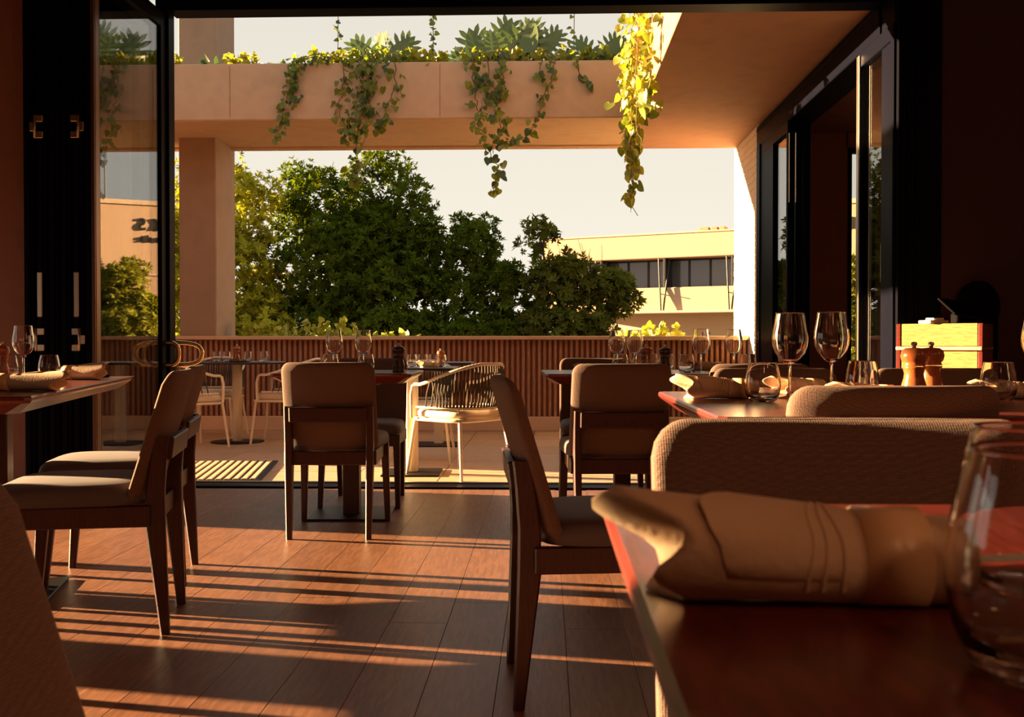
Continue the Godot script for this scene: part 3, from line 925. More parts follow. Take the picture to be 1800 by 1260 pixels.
func terrace_table(label: String, at: Vector3, round_top: bool, size: float) -> void:
	var t := thing("terrace_table", label, "table", at, TURN, "")
	if round_top:
		part("tabletop", lathed([Vector2(0, 0.725), Vector2(size - 0.01, 0.725), Vector2(size, 0.73), Vector2(size, 0.741), Vector2(size - 0.004, 0.745), Vector2(0, 0.745)], 48), M.table_dark, t)
		part("pole", lathed([Vector2(0, 0.01), Vector2(0.045, 0.01), Vector2(0.045, 0.725), Vector2(0, 0.725)], 20), M.white_metal, t)
		part("base_plate", lathed([Vector2(0, 0), Vector2(0.24, 0), Vector2(0.24, 0.01), Vector2(0, 0.014)], 36), M.base_black, t)
	else:
		part("tabletop", box(Vector3(size, 0.022, size), 0.005, Vector3(0, 0.734, 0)), M.table_dark, t)
		part("pole", box(Vector3(0.08, 0.713, 0.08), 0.008, Vector3(0, 0.3665, 0)), M.white_metal, t)
		part("base_plate", box(Vector3(0.4, 0.012, 0.4), 0.003, Vector3(0, 0.006, 0)), M.base_black, t)

func build_furniture() -> void:
	var H := PI / 2
	# the table at left and its chairs, turned 12 degrees
	var u := 0.2164
	dining_table("long wooden table at the left edge of the room", P(-1.85, 3.575), u, 0.65, 1.8, [Vector2(0, 0.0)])
	dining_chair("taupe dining chair at left, nearer of the pair side-on to the left table", P(-1.352, 3.235), H + 0.19)
	dining_chair("taupe dining chair at left, farther of the pair side-on to the left table", P(-1.505, 3.86), H + 0.19)
	dining_chair("dining chair on the far side of the left table, nearer the camera", P(-2.36, 3.05), -H + 0.2)
	dining_chair("dining chair on the far side of the left table, nearer the doors", P(-2.52, 3.75), -H + 0.2)
	dining_chair("dark dining chair back filling the lower left corner", P(-0.142, 0.56), -H + 0.02)
	# first table by the doors
	dining_table("small wooden table between two facing chairs left of centre", P(-0.85, 5.28), 0.0, 0.7, 0.7, [Vector2(0, 0)])
	dining_chair("dining chair seen from behind at the small table left of centre", P(-0.85, 4.845), 0.0)
	dining_chair("dining chair facing the camera beyond the small table left of centre", P(-0.842, 5.71), PI)
	# table to the right of centre
	dining_table("wooden table for four by the doors, right of centre", P(0.73, 5.25), 0.0, 1.14, 0.78, [Vector2(-0.15, 0), Vector2(0.32, 0)])
	dining_chair("dining chair seen from behind at the table right of centre", P(0.46, 4.53), 0.05)
	dining_chair("dark dining chair at the table right of centre, half hidden behind the brown napkin", P(1.06, 4.5), 0.0)
	dining_chair("dining chair facing the camera beyond the table right of centre", P(0.5, 5.72), PI)
	# the middle table and its chairs
	dining_table("long wooden table in the right middle, edge catching orange light", P(1.18, 2.5), -TURN, 1.5, 1.08, [Vector2(-0.42, 0), Vector2(0.42, 0)])
	dining_chair("dining chair standing alone in mid floor, side-on, facing right", P(0.245, 2.65), -H + 0.05)
	dining_chair("dining chair with its back to the camera at the right middle table", P(0.775, 2.27), 0.0)
	dining_chair("dining chair facing the camera beyond the right middle table, left of two", P(0.91, 3.2), PI)
	dining_chair("dining chair facing the camera beyond the right middle table, right of two", P(1.47, 3.2), PI)
	# the near table
	dining_table("glossy mahogany table in the right foreground", P(0.612, 0.28), -TURN, 1.1, 1.23, [Vector2(0.1, 0.0)])
	dining_chair("woven taupe dining chair facing the camera across the foreground table", P(0.36, 0.835), PI - 0.03)
	# terrace
	terrace_table("round dark table on a white pole by the balustrade", P(-2.54, 9.2), true, 0.44)
	terrace_table("square dark terrace table on a white post beside the sunlit rope chair", P(-0.70, 6.98), false, 0.62)
	terrace_table("square dark terrace table farther back, behind the sunlit rope chair", P(-0.66, 8.95), false, 0.62)
	rope_chair("white rope armchair glowing in the sun beside the square table", P(-0.36, 6.93), 0.85)
	rope_chair("white rope armchair left of the round table, beside the folded doors", P(-2.86, 8.75), -0.8)
	rope_chair("white rope armchair behind the round table, against the balustrade", P(-2.92, 9.75), PI)
	rope_chair("white rope armchair at the right of the round table", P(-2.1, 9.25), H)
	rope_chair("white rope armchair behind the square terrace table, in shade", P(-0.72, 7.72), PI)
	# host stand
	var hs := thing("host_stand", "sunlit oak host stand with a pale ledge in front of the dark wall", "stand", P(2.46, 5.66), TURN - 0.6)
	part("lower_body", span(-0.2, 0.2, 0.0, 0.87, -0.16, 0.16, 0.004), M.oak, hs)
	part("ledge", span(-0.225, 0.225, 0.872, 0.892, -0.18, 0.18, 0.004), M.cap_rail, hs)
	part("upper_body", span(-0.2, 0.2, 0.894, 1.02, -0.16, 0.16, 0.004), M.oak, hs)
	part("corner_strip", span(0.202, 0.225, 0.0, 1.02, -0.16, 0.163, 0.003), M.mahogany, hs)
	part("corner_strip", span(-0.225, -0.202, 0.0, 1.02, -0.16, 0.163, 0.003), M.mahogany, hs)
	var tb := thing("tablet_screen", "dark tilted tablet screen on the host stand", "tablet", P(2.56, 5.63, 1.021), TURN + 0.3)
	part("stand", box(Vector3(0.1, 0.06, 0.06), 0.006, Vector3(0, 0.03, -0.03)), M.screen_black, tb)
	part("screen", box(Vector3(0.26, 0.012, 0.17), 0.004), M.screen_black, tb, Vector3(0, 0.085, -0.01), Vector3(0.6, 0.0, -0.12))
	var pp := single("folded_papers", span(-0.07, 0.07, 0.0, 0.018, -0.045, 0.045, 0.004), M.paper, "pale folded papers on top of the host stand", "papers", P(2.37, 5.6, 1.021), TURN + 0.4)
	part("top_sheet", span(-0.03, 0.05, 0.019, 0.032, -0.03, 0.03, 0.003), M.paper, pp)
	var rc := thing("round_back_chair", "dark round-backed high chair in the shadow behind the host stand", "chair", P(2.76, 5.9), TURN)
	var st := begin()
	var rings := []
	for zz in [[-0.02, 0.9], [-0.016, 1.0], [0.016, 1.0], [0.02, 0.9]]:
		var ring := PackedVector3Array()
		for j in 28:
			var a := TAU * j / 28.0
			ring.append(Vector3(cos(a) * 0.125 * zz[1], 1.13 + sin(a) * 0.15 * zz[1], zz[0]))
		rings.append(ring)
	loft(st, rings)
	part("backrest", done(st), M.screen_black, rc)
	part("seat", span(-0.14, 0.14, 0.74, 0.79, -0.05, 0.05, 0.01), M.screen_black, rc)
	for sx in [-0.12, 0.12]:
		part("leg", tubed([Vector3(sx * 0.9, 1.08, 0.0), Vector3(sx, 0.0, -0.04)], 0.012), M.frame, rc)
		part("leg", tubed([Vector3(sx, 0.75, 0.03), Vector3(sx, 0.0, 0.04)], 0.012), M.frame, rc)

# ---------------------------------------------------------------- tableware
func wine_glass(label: String, at: Vector3, s := 1.0, group := "wine glasses") -> void:
	if not shared.has("wine"):
		var w := 0.0014
		var bowl := [Vector2(0.0055, 0.088), Vector2(0.014, 0.092), Vector2(0.027, 0.103), Vector2(0.038, 0.118), Vector2(0.0445, 0.136), Vector2(0.0462, 0.152), Vector2(0.0445, 0.172), Vector2(0.040, 0.197), Vector2(0.0367, 0.2206), Vector2(0.0365, 0.222)]
		var prof := [Vector2(0, 0.0), Vector2(0.032, 0.0), Vector2(0.034, 0.0), Vector2(0.036, 0.0012), Vector2(0.034, 0.0026), Vector2(0.016, 0.0048), Vector2(0.0065, 0.009), Vector2(0.0042, 0.02), Vector2(0.0038, 0.05), Vector2(0.0042, 0.08)]
		prof.append_array(bowl)
		prof.append(Vector2(0.0358, 0.2228))
		for i in range(bowl.size() - 1, 0, -1): prof.append(Vector2(bowl[i].x - w, bowl[i].y))
		prof.append(Vector2(0.006, 0.0935))
		prof.append(Vector2(0.0, 0.0925))
		shared.wine = lathed(prof, 40)
	var o := single("wine_glass", shared.wine, M.glass, label, "wine glass", at, 0.0, group)
	o.scale = Vector3.ONE * s

func tumbler(label: String, at: Vector3, s := 1.0, group := "tumblers") -> void:
	if not shared.has("tumbler"):
		var w := 0.0016
		var out := [Vector2(0.03, 0.0005), Vector2(0.036, 0.006), Vector2(0.042, 0.02), Vector2(0.0452, 0.04), Vector2(0.0448, 0.055), Vector2(0.041, 0.075), Vector2(0.0358, 0.0972), Vector2(0.0355, 0.0985)]
		var prof := [Vector2(0, 0.0), Vector2(0.026, 0.0), Vector2(0.028, 0.0)]
		prof.append_array(out)
		prof.append(Vector2(0.0348, 0.0992))
		for i in range(out.size() - 1, 1, -1): prof.append(Vector2(out[i].x - w, out[i].y))
		prof.append(Vector2(0.033, 0.0105))
		prof.append(Vector2(0.0, 0.0085))
		shared.tumbler = lathed(prof, 48)
	var o := single("tumbler", shared.tumbler, M.glass, label, "glass", at, 0.0, group)
	o.scale = Vector3.ONE * s

func pepper_mill(label: String, at: Vector3, m: Material, s := 1.0) -> void:
	var t := thing("pepper_mill", label, "pepper mill", at, 0.0, "")
	if not shared.has("mill_body"):
		shared.mill_body = lathed([Vector2(0, 0), Vector2(0.03, 0), Vector2(0.031, 0.004), Vector2(0.0275, 0.012), Vector2(0.0295, 0.022), Vector2(0.0292, 0.036), Vector2(0.024, 0.054), Vector2(0.0225, 0.066), Vector2(0.0255, 0.078), Vector2(0.027, 0.082), Vector2(0, 0.083)], 28)
		shared.mill_head = lathed([Vector2(0, 0.084), Vector2(0.026, 0.084), Vector2(0.0262, 0.087), Vector2(0.0235, 0.09), Vector2(0.029, 0.097), Vector2(0.0315, 0.108), Vector2(0.029, 0.12), Vector2(0.02, 0.127), Vector2(0, 0.129)], 28)
		shared.mill_knob = lathed([Vector2(0, 0.128), Vector2(0.005, 0.128), Vector2(0.0045, 0.132), Vector2(0.008, 0.137), Vector2(0.006, 0.142), Vector2(0, 0.143)], 16)
	part("body", shared.mill_body, m, t)
	part("head", shared.mill_head, m, t)
	part("knob", shared.mill_knob, M.steel, t)
	t.scale = Vector3.ONE * s

func napkin(label: String, at: Vector3, turn: float, len := 0.2, r := 0.024, m: Material = null) -> void:
	# a linen napkin rolled through a leather band; the open slanting end points to -x
	var t := thing("rolled_napkin", label, "napkin", at, turn + TURN, "")
	var key := "nap%.3f_%.3f" % [len, r]
	if not shared.has(key):
		var skin := func(f: float, a: float, k: float) -> Vector3:     # a point of the rolled cloth: f along, a round (0 front, PI/2 top)
			var fl := pow(1.0 - f, 1.4)
			var ry := r * (0.9 + 0.36 * fl) * k
			var rz := r * (1.02 + 0.6 * fl) * k
			var wob := 1.0 + 0.045 * sin(a * 2.0 + f * 5.0) + 0.03 * sin(a * 3.0 - f * 8.0) * fl
			var reach := 0.02 - 0.115 * pow(maxf(sin((a + 0.35) * 0.62), 0.0), 3.0) + 0.03 * sin(a * 4.0)
			if a < 0.0 or a > PI + 0.6: reach = 0.02 + 0.03 * sin(a * 4.0)
			var y := maxf(sin(a) * ry * wob + ry * 0.97, 0.0004 * k)
			return Vector3(len * (-0.5 + f + reach * 1.9 * pow(1.0 - f, 3.0)), y, cos(a) * rz * wob)
		var st := begin()
		var rings := []
		for i in 19:
			var ring := PackedVector3Array()
			for j in 32: ring.append(skin.call(i / 18.0, TAU * ((32 - j) % 32) / 32.0 - 0.6, 1.0))
			rings.append(ring)
		loft(st, rings, false, true)
		var inner := [rings[0]]
		for i in 4:
			var ring := PackedVector3Array()
			for p in rings[0]:
				var c := Vector3(p.x + 0.004, r * 1.15, 0)
				ring.append(c + (p - c) * (0.93 - 0.16 * i) + Vector3(0.014 * i, 0, 0))
			inner.append(ring)
		inner.reverse()
		loft(st, inner, true, false)
		shared[key] = done(st)
		# the outer leaf of cloth: a thin pointed layer over the front and top
		st = begin()
		var wr := []
		for i in 12:
			var f := i / 11.0
			var ring := PackedVector3Array()
			for j in 20:
				var up := j < 10
				var q := (j if up else 19 - j) / 9.0
				var a := lerpf(-0.3, 1.9, q)
				var lift := (0.06 if up else 0.02) * (1.0 - f * 0.8)
				var ff := lerpf(0.1 + 0.3 * absf(q - 0.35) * 1.2, 0.6 + 0.05 * q, f)
				ring.append(skin.call(ff, a, 1.0 + lift))
			ring.reverse()
			wr.append(ring)
		loft(st, wr, true, true)
		shared[key + "w"] = done(st)
		st = begin()
		for d in [[0.47, 0.1], [0.52, 0.06], [0.585, -0.02]]:
			var pts := []
			for i in 17:
				var q := i / 16.0
				pts.append(skin.call(d[0] + d[1] * q * q, lerpf(-0.55, 2.2, q), 1.012))
			tube(st, pts, r * 0.055, -1, 6)
		shared[key + "s"] = done(st)
		st = begin()
		var br := []
		for s in [[0.66, 1.0], [0.662, 1.14], [0.868, 1.14], [0.87, 1.0]]:
			var ring := PackedVector3Array()
			for j in 28:
				var a := -TAU * j / 28.0
				ring.append(Vector3(-len * 0.5 + s[0] * len, maxf(sin(a) * r * 0.95 * s[1] + r * 0.93, 0.0005), cos(a) * r * 1.08 * s[1]))
			br.append(ring)
		loft(st, br)
		shared[key + "b"] = done(st)
	part("cloth", shared[key], m if m else M.linen, t)
	part("fold", shared[key + "w"], m if m else M.linen, t)
	part("hem", shared[key + "s"], m if m else M.linen, t)
	part("napkin_band", shared[key + "b"], M.leather, t)

func knife(label: String, at: Vector3, turn: float) -> void:
	var t := thing("table_knife", label, "knife", at, turn + TURN, "")
	var st := begin()
	var rings := []
	for s in [[-0.11, 0.004, 0.003], [-0.105, 0.009, 0.006], [-0.06, 0.01, 0.007], [-0.01, 0.007, 0.006], [0.0, 0.006, 0.005]]:
		var ring := PackedVector3Array()
		for j in 12:
			var a := -TAU * j / 12.0
			ring.append(Vector3(s[0], 0.007 + sin(a) * s[2], cos(a) * s[1]))
		rings.append(ring)
	loft(st, rings)
	part("handle", done(st), M.screen_black, t)
	part("blade", span(0.0, 0.1, 0.005, 0.0065, -0.009, 0.007, 0.0005), M.steel, t)

func build_tableware() -> void:
	# globe lamps hanging in the room behind the camera
	for q in [[0.5, 1.1, "nearest the middle"], [2.2, 0.5, "to the right"], [3.6, -1.2, "farthest right"]]:
		var l := thing("pendant_lamp", "glowing globe pendant lamp hanging out of view in the room, %s" % q[2], "lamp", Vector3(q[0], 2.35, q[1]), 0.0, "globe pendant lamps")
		part("cord", tubed([Vector3(0, 0.12, 0), Vector3(0, 0.97, 0)], 0.004), M.rubber, l)
		part("lamp_shade", lathed([Vector2(0, -0.12), Vector2(0.06, -0.104), Vector2(0.104, -0.06), Vector2(0.12, 0), Vector2(0.104, 0.06), Vector2(0.06, 0.104), Vector2(0, 0.12)], 24), M.lamp_glow, l)
		var o := OmniLight3D.new()
		o.name = "lamp_light"
		o.light_color = Color8(255, 184, 136)
		o.light_energy = 0.4
		o.light_size = 0.11
		o.omni_range = 14.0
		o.omni_attenuation = 2.0
		o.shadow_enabled = true
		l.add_child(o)
	var T := 0.7602
	# foreground
	napkin("large rolled linen napkin in the foreground, its folded end at the table edge", P(0.166, 0.565, T), -0.06, 0.17, 0.0262)
	knife("table knife with a dark handle under the foreground napkin", P(0.235, 0.592, T), 0.3)
	tumbler("big rounded tumbler in the lower right foreground, nearer of two", P(0.238, 0.435, T), 1.0, "")
	tumbler("rounded tumbler just behind the nearest one at the right edge", P(0.297, 0.557, T), 1.0, "")
	# right middle table
	napkin("brown rolled napkin with its point over the left edge of the right middle table", P(0.56, 2.66, T), -0.05, 0.19, 0.027)
	knife("dark-handled knife beside the brown napkin on the right middle table", P(0.60, 2.79, T), 0.25)
	tumbler("tumbler left of the two tall wine glasses", P(0.632, 2.51, T), 1.0, "")
	wine_glass("tall wine glass in the right middle, left of two", P(0.748, 2.68, T), 1.03, "")
	wine_glass("tall wine glass in the right middle, right of two", P(0.905, 2.82, T), 1.06, "")
	napkin("sunlit cream napkin behind the left tall wine glass", P(0.85, 2.93, T), 0.5, 0.17, 0.022)
	napkin("cream napkin lying behind the chair back, right of the tall glasses", P(0.93, 2.58, T), 0.1, 0.16, 0.02)
	tumbler("tumbler right of the two tall wine glasses", P(0.975, 2.77, T), 1.0, "")
	pepper_mill("glossy reddish wooden pepper mill in front of the host stand, nearer of two", P(1.03, 2.55, T), M.mill_wood, 1.06)
	pepper_mill("reddish wooden mill partly hidden behind the nearer one", P(1.12, 2.66, T), M.mill_wood, 1.06)
	tumbler("tumbler near the right edge, in front of a sunlit napkin", P(1.262, 2.58, T), 1.0, "")
	napkin("sunlit cream napkin at the right edge of the middle table", P(1.345, 2.66, T), 0.1, 0.17, 0.022)
	wine_glass("wine glass cut by the right edge of the picture", P(1.372, 2.58, T), 1.03, "")
	# table for four
	var g := "glasses on the table right of centre"
	wine_glass("wine glass on the table right of centre, leftmost of four", P(0.578, 5.5, T))
	wine_glass("wine glass on the table right of centre, second from left", P(0.676, 5.48, T))
	wine_glass("wine glass on the front corner of the table right of centre", P(0.955, 5.03, T))
	wine_glass("wine glass farthest right on the table right of centre", P(1.17, 5.25, T))
	tumbler("tumbler below the leftmost wine glass right of centre", P(0.56, 5.15, T), 0.95)
	tumbler("tumbler glowing gold beside the tall mill, left one", P(0.66, 5.12, T), 0.95)
	tumbler("tumbler glowing gold between the two mills", P(0.735, 5.3, T), 0.95)
	tumbler("tumbler just right of the dark mill", P(0.885, 5.05, T), 0.95)
	tumbler("tumbler behind the one right of the dark mill", P(0.84, 5.42, T), 0.95)
	tumbler("tumbler beside the farthest right wine glass", P(1.215, 5.12, T), 0.95)
	pepper_mill("golden sunlit mill between the glasses on the table right of centre", P(0.70, 5.2, T), M.mill_wood, 1.0)
	pepper_mill("dark mill silhouetted on the table right of centre", P(0.787, 5.12, T), M.mill_dark, 1.0)
	napkin("napkin on the far right of the table right of centre", P(1.06, 5.35, T), 0.1, 0.18, 0.024)
	napkin("dark folded napkin behind the chair back right of centre", P(0.44, 5.1, T), 0.2, 0.18, 0.02)
	# small table left of centre
	wine_glass("wine glass on the small table left of centre, left one", P(-0.968, 5.42, T))
	wine_glass("wine glass on the small table left of centre, right one", P(-0.81, 5.42, T))
	tumbler("tumbler on the small table, under the left wine glass", P(-0.94, 5.15, T), 0.95)
	tumbler("tumbler on the small table, under the right wine glass", P(-0.755, 5.15, T), 0.95)
	napkin("dark rolled napkin between the two tumblers on the small table", P(-0.86, 5.06, T), 0.2, 0.16, 0.02)
	pepper_mill("dark pepper mill on the right end of the small table", P(-0.592, 5.2, T), M.mill_dark, 1.06)
	# left table
	napkin("rolled napkin with a brown band lying along the near end of the left table", P(-1.52, 3.1, T), PI - 0.1, 0.24, 0.027)
	napkin("pale rolled napkin at the far end of the left table", P(-1.76, 4.06, T), PI - 0.1, 0.18, 0.03)
	knife("knife beside the pale napkin on the left table", P(-1.74, 4.3, T), 0.2)
	wine_glass("wine glass on the left table against the dark doors", P(-2.135, 4.35, T), 1.02, "")
	tumbler("tumbler on the left table right of the wine glass", P(-1.99, 4.28, T), 1.0, "")
	tumbler("tumbler on the left table in front of the mill", P(-2.10, 4.14, T), 1.0, "")
	pepper_mill("reddish mill on the left table at the picture's left edge", P(-2.16, 4.21, T), M.mill_wood, 1.1)
	# terrace tables
	T = 0.7455
	for d in [[-2.73, 9.2, "leftmost"], [-2.61, 9.1, "second from left"], [-2.43, 9.15, "third from left"], [-2.295, 9.2, "rightmost"]]:
		tumbler("tumbler on the round terrace table, %s of four" % d[2], P(d[0], d[1], T), 0.95, "tumblers on the round terrace table")
	pepper_mill("orange wooden mill on the round terrace table", P(-2.545, 9.2, T), M.mill_wood, 1.1)
	single("serving_tray", lathed([Vector2(0, 0), Vector2(0.09, 0), Vector2(0.1, 0.012), Vector2(0.096, 0.012), Vector2(0.088, 0.004), Vector2(0, 0.004)], 28), M.table_dark, "flat dark tray on the round terrace table", "tray", P(-2.47, 9.02, T))
	tumbler("sunlit tumbler at the left of the square terrace table", P(-0.70, 6.95, T), 0.9, "")
	tumbler("sunlit tumbler second from left on the square terrace table", P(-0.63, 7.02, T), 0.9, "")
	tumbler("sunlit tumbler behind the white napkin on the square terrace table", P(-0.56, 7.12, T), 0.9, "")
	tumbler("sunlit tumbler at the right of the square terrace table", P(-0.50, 7.0, T), 0.9, "")
	napkin("bright white napkin on the square terrace table", P(-0.57, 6.86, T), 0.4, 0.12, 0.02, M.cushion)
	pepper_mill("small reddish mill on the square terrace table", P(-0.51, 7.12, T), M.mill_wood, 0.9)

# ---------------------------------------------------------------- plants
var hearts := []

func heart_mesh(fold: float, droop: float) -> ArrayMesh:   # heart-shaped leaf, stalk at the origin, tip towards +y, one unit long
	var st := begin()
	st.set_smooth_group(0)
	var half := [Vector2(0.0, 0.02), Vector2(0.22, -0.13), Vector2(0.42, -0.02), Vector2(0.5, 0.2), Vector2(0.43, 0.46), Vector2(0.25, 0.75), Vector2(0.0, 1.0)]
	for s in [1.0, -1.0]:
		for i in half.size() - 1:
			var pa: Vector2 = half[i]
			var pb: Vector2 = half[i + 1]
			var ma := Vector3(0, clampf(pa.y, 0.02, 1.0), -droop * clampf(pa.y, 0, 1) * pa.y)
			var mb := Vector3(0, clampf(pb.y, 0.02, 1.0), -droop * clampf(pb.y, 0, 1) * pb.y)
			var A := Vector3(s * pa.x, pa.y, fold * pa.x - droop * pa.y * pa.y)
			var B := Vector3(s * pb.x, pb.y, fold * pb.x - droop * pb.y * pb.y)
			if s > 0:
				tri(st, ma, A, B)
				tri(st, ma, B, mb)
			else:
				tri(st, ma, B, A)
				tri(st, ma, mb, B)
	return done(st)

func leaf(called: String, parent: Node, mesh: Mesh, m: Material, at: Vector3, face: Vector3, tip: Vector3, size: float) -> void:
	var o := part(called, mesh, m, parent)
	var y := tip.normalized()
	var z := (face - y * face.dot(y)).normalized()
	o.transform = Transform3D(Basis(y.cross(z), y, z) * size, at)

# strands are lists of points; leaves hang from them, thicker where the strand is thick
func vine(label: String, strands: Array, per_m: float, size: Vector2, mats: Array, spread: float, out: Vector3) -> void:
	var t := thing("trailing_vine", label, "vine", strands[0][0], 0.0, "vines trailing from the planter beam")
	var foot: Vector3 = strands[0][0]
	var st := begin()
	var n := 0
	for s in strands:
		var pts := []
		for p in s: pts.append(p - foot)
		var line := curve(pts, 6)
		for i in line.size(): line[i] += Vector3(rng.randfn(), rng.randfn(), rng.randfn()) * 0.012
		tube(st, line, 0.006, 0.003, 5)
		for i in line.size() - 1:
			var a: Vector3 = line[i]
			var b: Vector3 = line[i + 1]
			var f := float(i) / line.size()
			var k := a.distance_to(b) * per_m
			var cnt := int(k) + (1 if rng.randf() < k - int(k) else 0)
			for q in cnt:
				if n > 298: break
				n += 1
				var at := a.lerp(b, rng.randf())
				var off := Vector3(rng.randfn() * spread, rng.randfn() * spread * 0.6, rng.randfn() * spread * 0.7) * (1.0 - 0.6 * f)
				var face := (out + Vector3(rng.randfn(), rng.randfn() * 0.7, rng.randfn()) * 0.75).normalized()
				var tip := Vector3(rng.randfn() * 0.6, -1.0 + rng.randfn() * 0.45, rng.randfn() * 0.5)
				leaf("leaf", t, hearts[rng.randi_range(0, 2)], M[mats[rng.randi_range(0, mats.size() - 1)]], at + off, face, tip, rng.randf_range(size.x, size.y) * (0.85 + 0.3 * f))
	part("stem", done(st), M.stem, t)

func B(x: float, h: float, z := 9.52) -> Vector3:
	return Vector3(x, h, -z)

func monstera_mesh() -> ArrayMesh:                      # split leaf, stalk at the origin, tip towards +y
	var st := begin()
	st.set_smooth_group(0)
	for s in [1.0, -1.0]:
		var body := [Vector2(0.0, 0.0), Vector2(0.2, -0.04), Vector2(0.27, 0.2), Vector2(0.24, 0.5), Vector2(0.14, 0.78), Vector2(0.0, 1.0)]
		for i in 5:
			var pa: Vector2 = body[i]
			var pb: Vector2 = body[i + 1]
			var A := Vector3(s * pa.x, pa.y, pa.x * 0.15)
			var Bq := Vector3(s * pb.x, pb.y, pb.x * 0.15)
			var m0 := Vector3(0, pa.y, 0)
			var m1 := Vector3(0, pb.y, 0)
			if s > 0:
				tri(st, m0, A, Bq)
				tri(st, m0, Bq, m1)
			else:
				tri(st, m0, Bq, A)
				tri(st, m0, m1, Bq)
		for k in 6:
			var y0 := 0.0 + 0.14 * k
			var ang := lerpf(-0.45, 0.8, k / 5.0)
			var ln := [0.46, 0.54, 0.55, 0.5, 0.42, 0.3][k] as float
			var d := Vector2(cos(ang), sin(ang))
			var w := 0.064
			var prev_l := Vector2(0.03, y0 - 0.05)
			var prev_r := Vector2(0.03, y0 + 0.05)
			for q in range(1, 5):
				var f := q / 4.0
				var c := Vector2(0.03, y0) + d * ln * f + Vector2(0, 0.09 * f * f)
				var ww: float = w * [0.8, 1.0, 0.95, 0.1][q - 1]
				var nrm := Vector2(-d.y, d.x)
				var l := c - nrm * ww
				var r := c + nrm * ww
				var zz := func(p: Vector2) -> Vector3: return Vector3(s * p.x, p.y, 0.15 * p.x - 0.35 * p.x * p.x)
				if s > 0: quad(st, zz.call(prev_l), zz.call(l), zz.call(r), zz.call(prev_r))
				else: quad(st, zz.call(prev_r), zz.call(r), zz.call(l), zz.call(prev_l))
				prev_l = l
				prev_r = r
	return done(st)

func monstera_plant(label: String, foot: Vector3, leaves: Array) -> void:
	var t := thing("monstera_plant", label, "plant", foot, 0.0, "monstera plants on the planter beam")
	var st := begin()
	for l in leaves:              # [dx, dy, dz, tip angle, size, facing]
		var p := Vector3(l[0], l[1], l[2])
		tube(st, curve([Vector3(l[0] * 0.15, 0, 0), Vector3(l[0] * 0.4, l[1] * 0.7, l[2] * 0.5), p], 4), 0.009, 0.006, 6)
		var tip := Vector3(sin(l[3]), cos(l[3]), -0.1)
		leaf("leaf", t, shared.monstera, M.monstera, p, Vector3(l[5], 0.35, 1.0), tip, l[4])
	part("stem", done(st), M.stem, t)

func shrub(called: String, label: String, category: String, centre: Vector3, size: Vector3, n: int, m: Material, ls: Vector2, kind_leaf: Mesh) -> void:
	var t := thing(called, label, category, centre - Vector3(0, size.y / 2, 0))
	var st := begin()
	for i in 7:
		var e := Vector3(rng.randf_range(-0.45, 0.45) * size.x, size.y * rng.randf_range(0.5, 0.95), rng.randf_range(-0.4, 0.4) * size.z)
		tube(st, curve([Vector3(e.x * 0.4, 0, e.z * 0.4), e * 0.55, e], 3), 0.006, 0.003, 5)
	part("stem", done(st), M.stem, t)
	var mm := MultiMesh.new()
	mm.transform_format = MultiMesh.TRANSFORM_3D
	mm.mesh = kind_leaf
	mm.instance_count = n
	for i in n:
		var u := rng.randf_range(-0.5, 0.5)
		var top := size.y * (0.55 + 0.45 * absf(sin(u * 9.0 + size.x * 5.0)))
		var p := Vector3(u * size.x, top * sqrt(rng.randf()), rng.randf_range(-0.5, 0.5) * size.z)
		var y := Vector3(rng.randfn(), rng.randfn() + 0.5, rng.randfn()).normalized()
		var z := y.cross(Vector3(rng.randfn(), rng.randfn(), rng.randfn())).normalized()
		mm.set_instance_transform(i, Transform3D(Basis(y.cross(z), y, z) * rng.randf_range(ls.x, ls.y), p))
	var mi := MultiMeshInstance3D.new()
	mi.name = "foliage"
	mi.multimesh = mm
	mi.material_override = m
	mi.set_meta("kind", "stuff")
	t.add_child(mi)

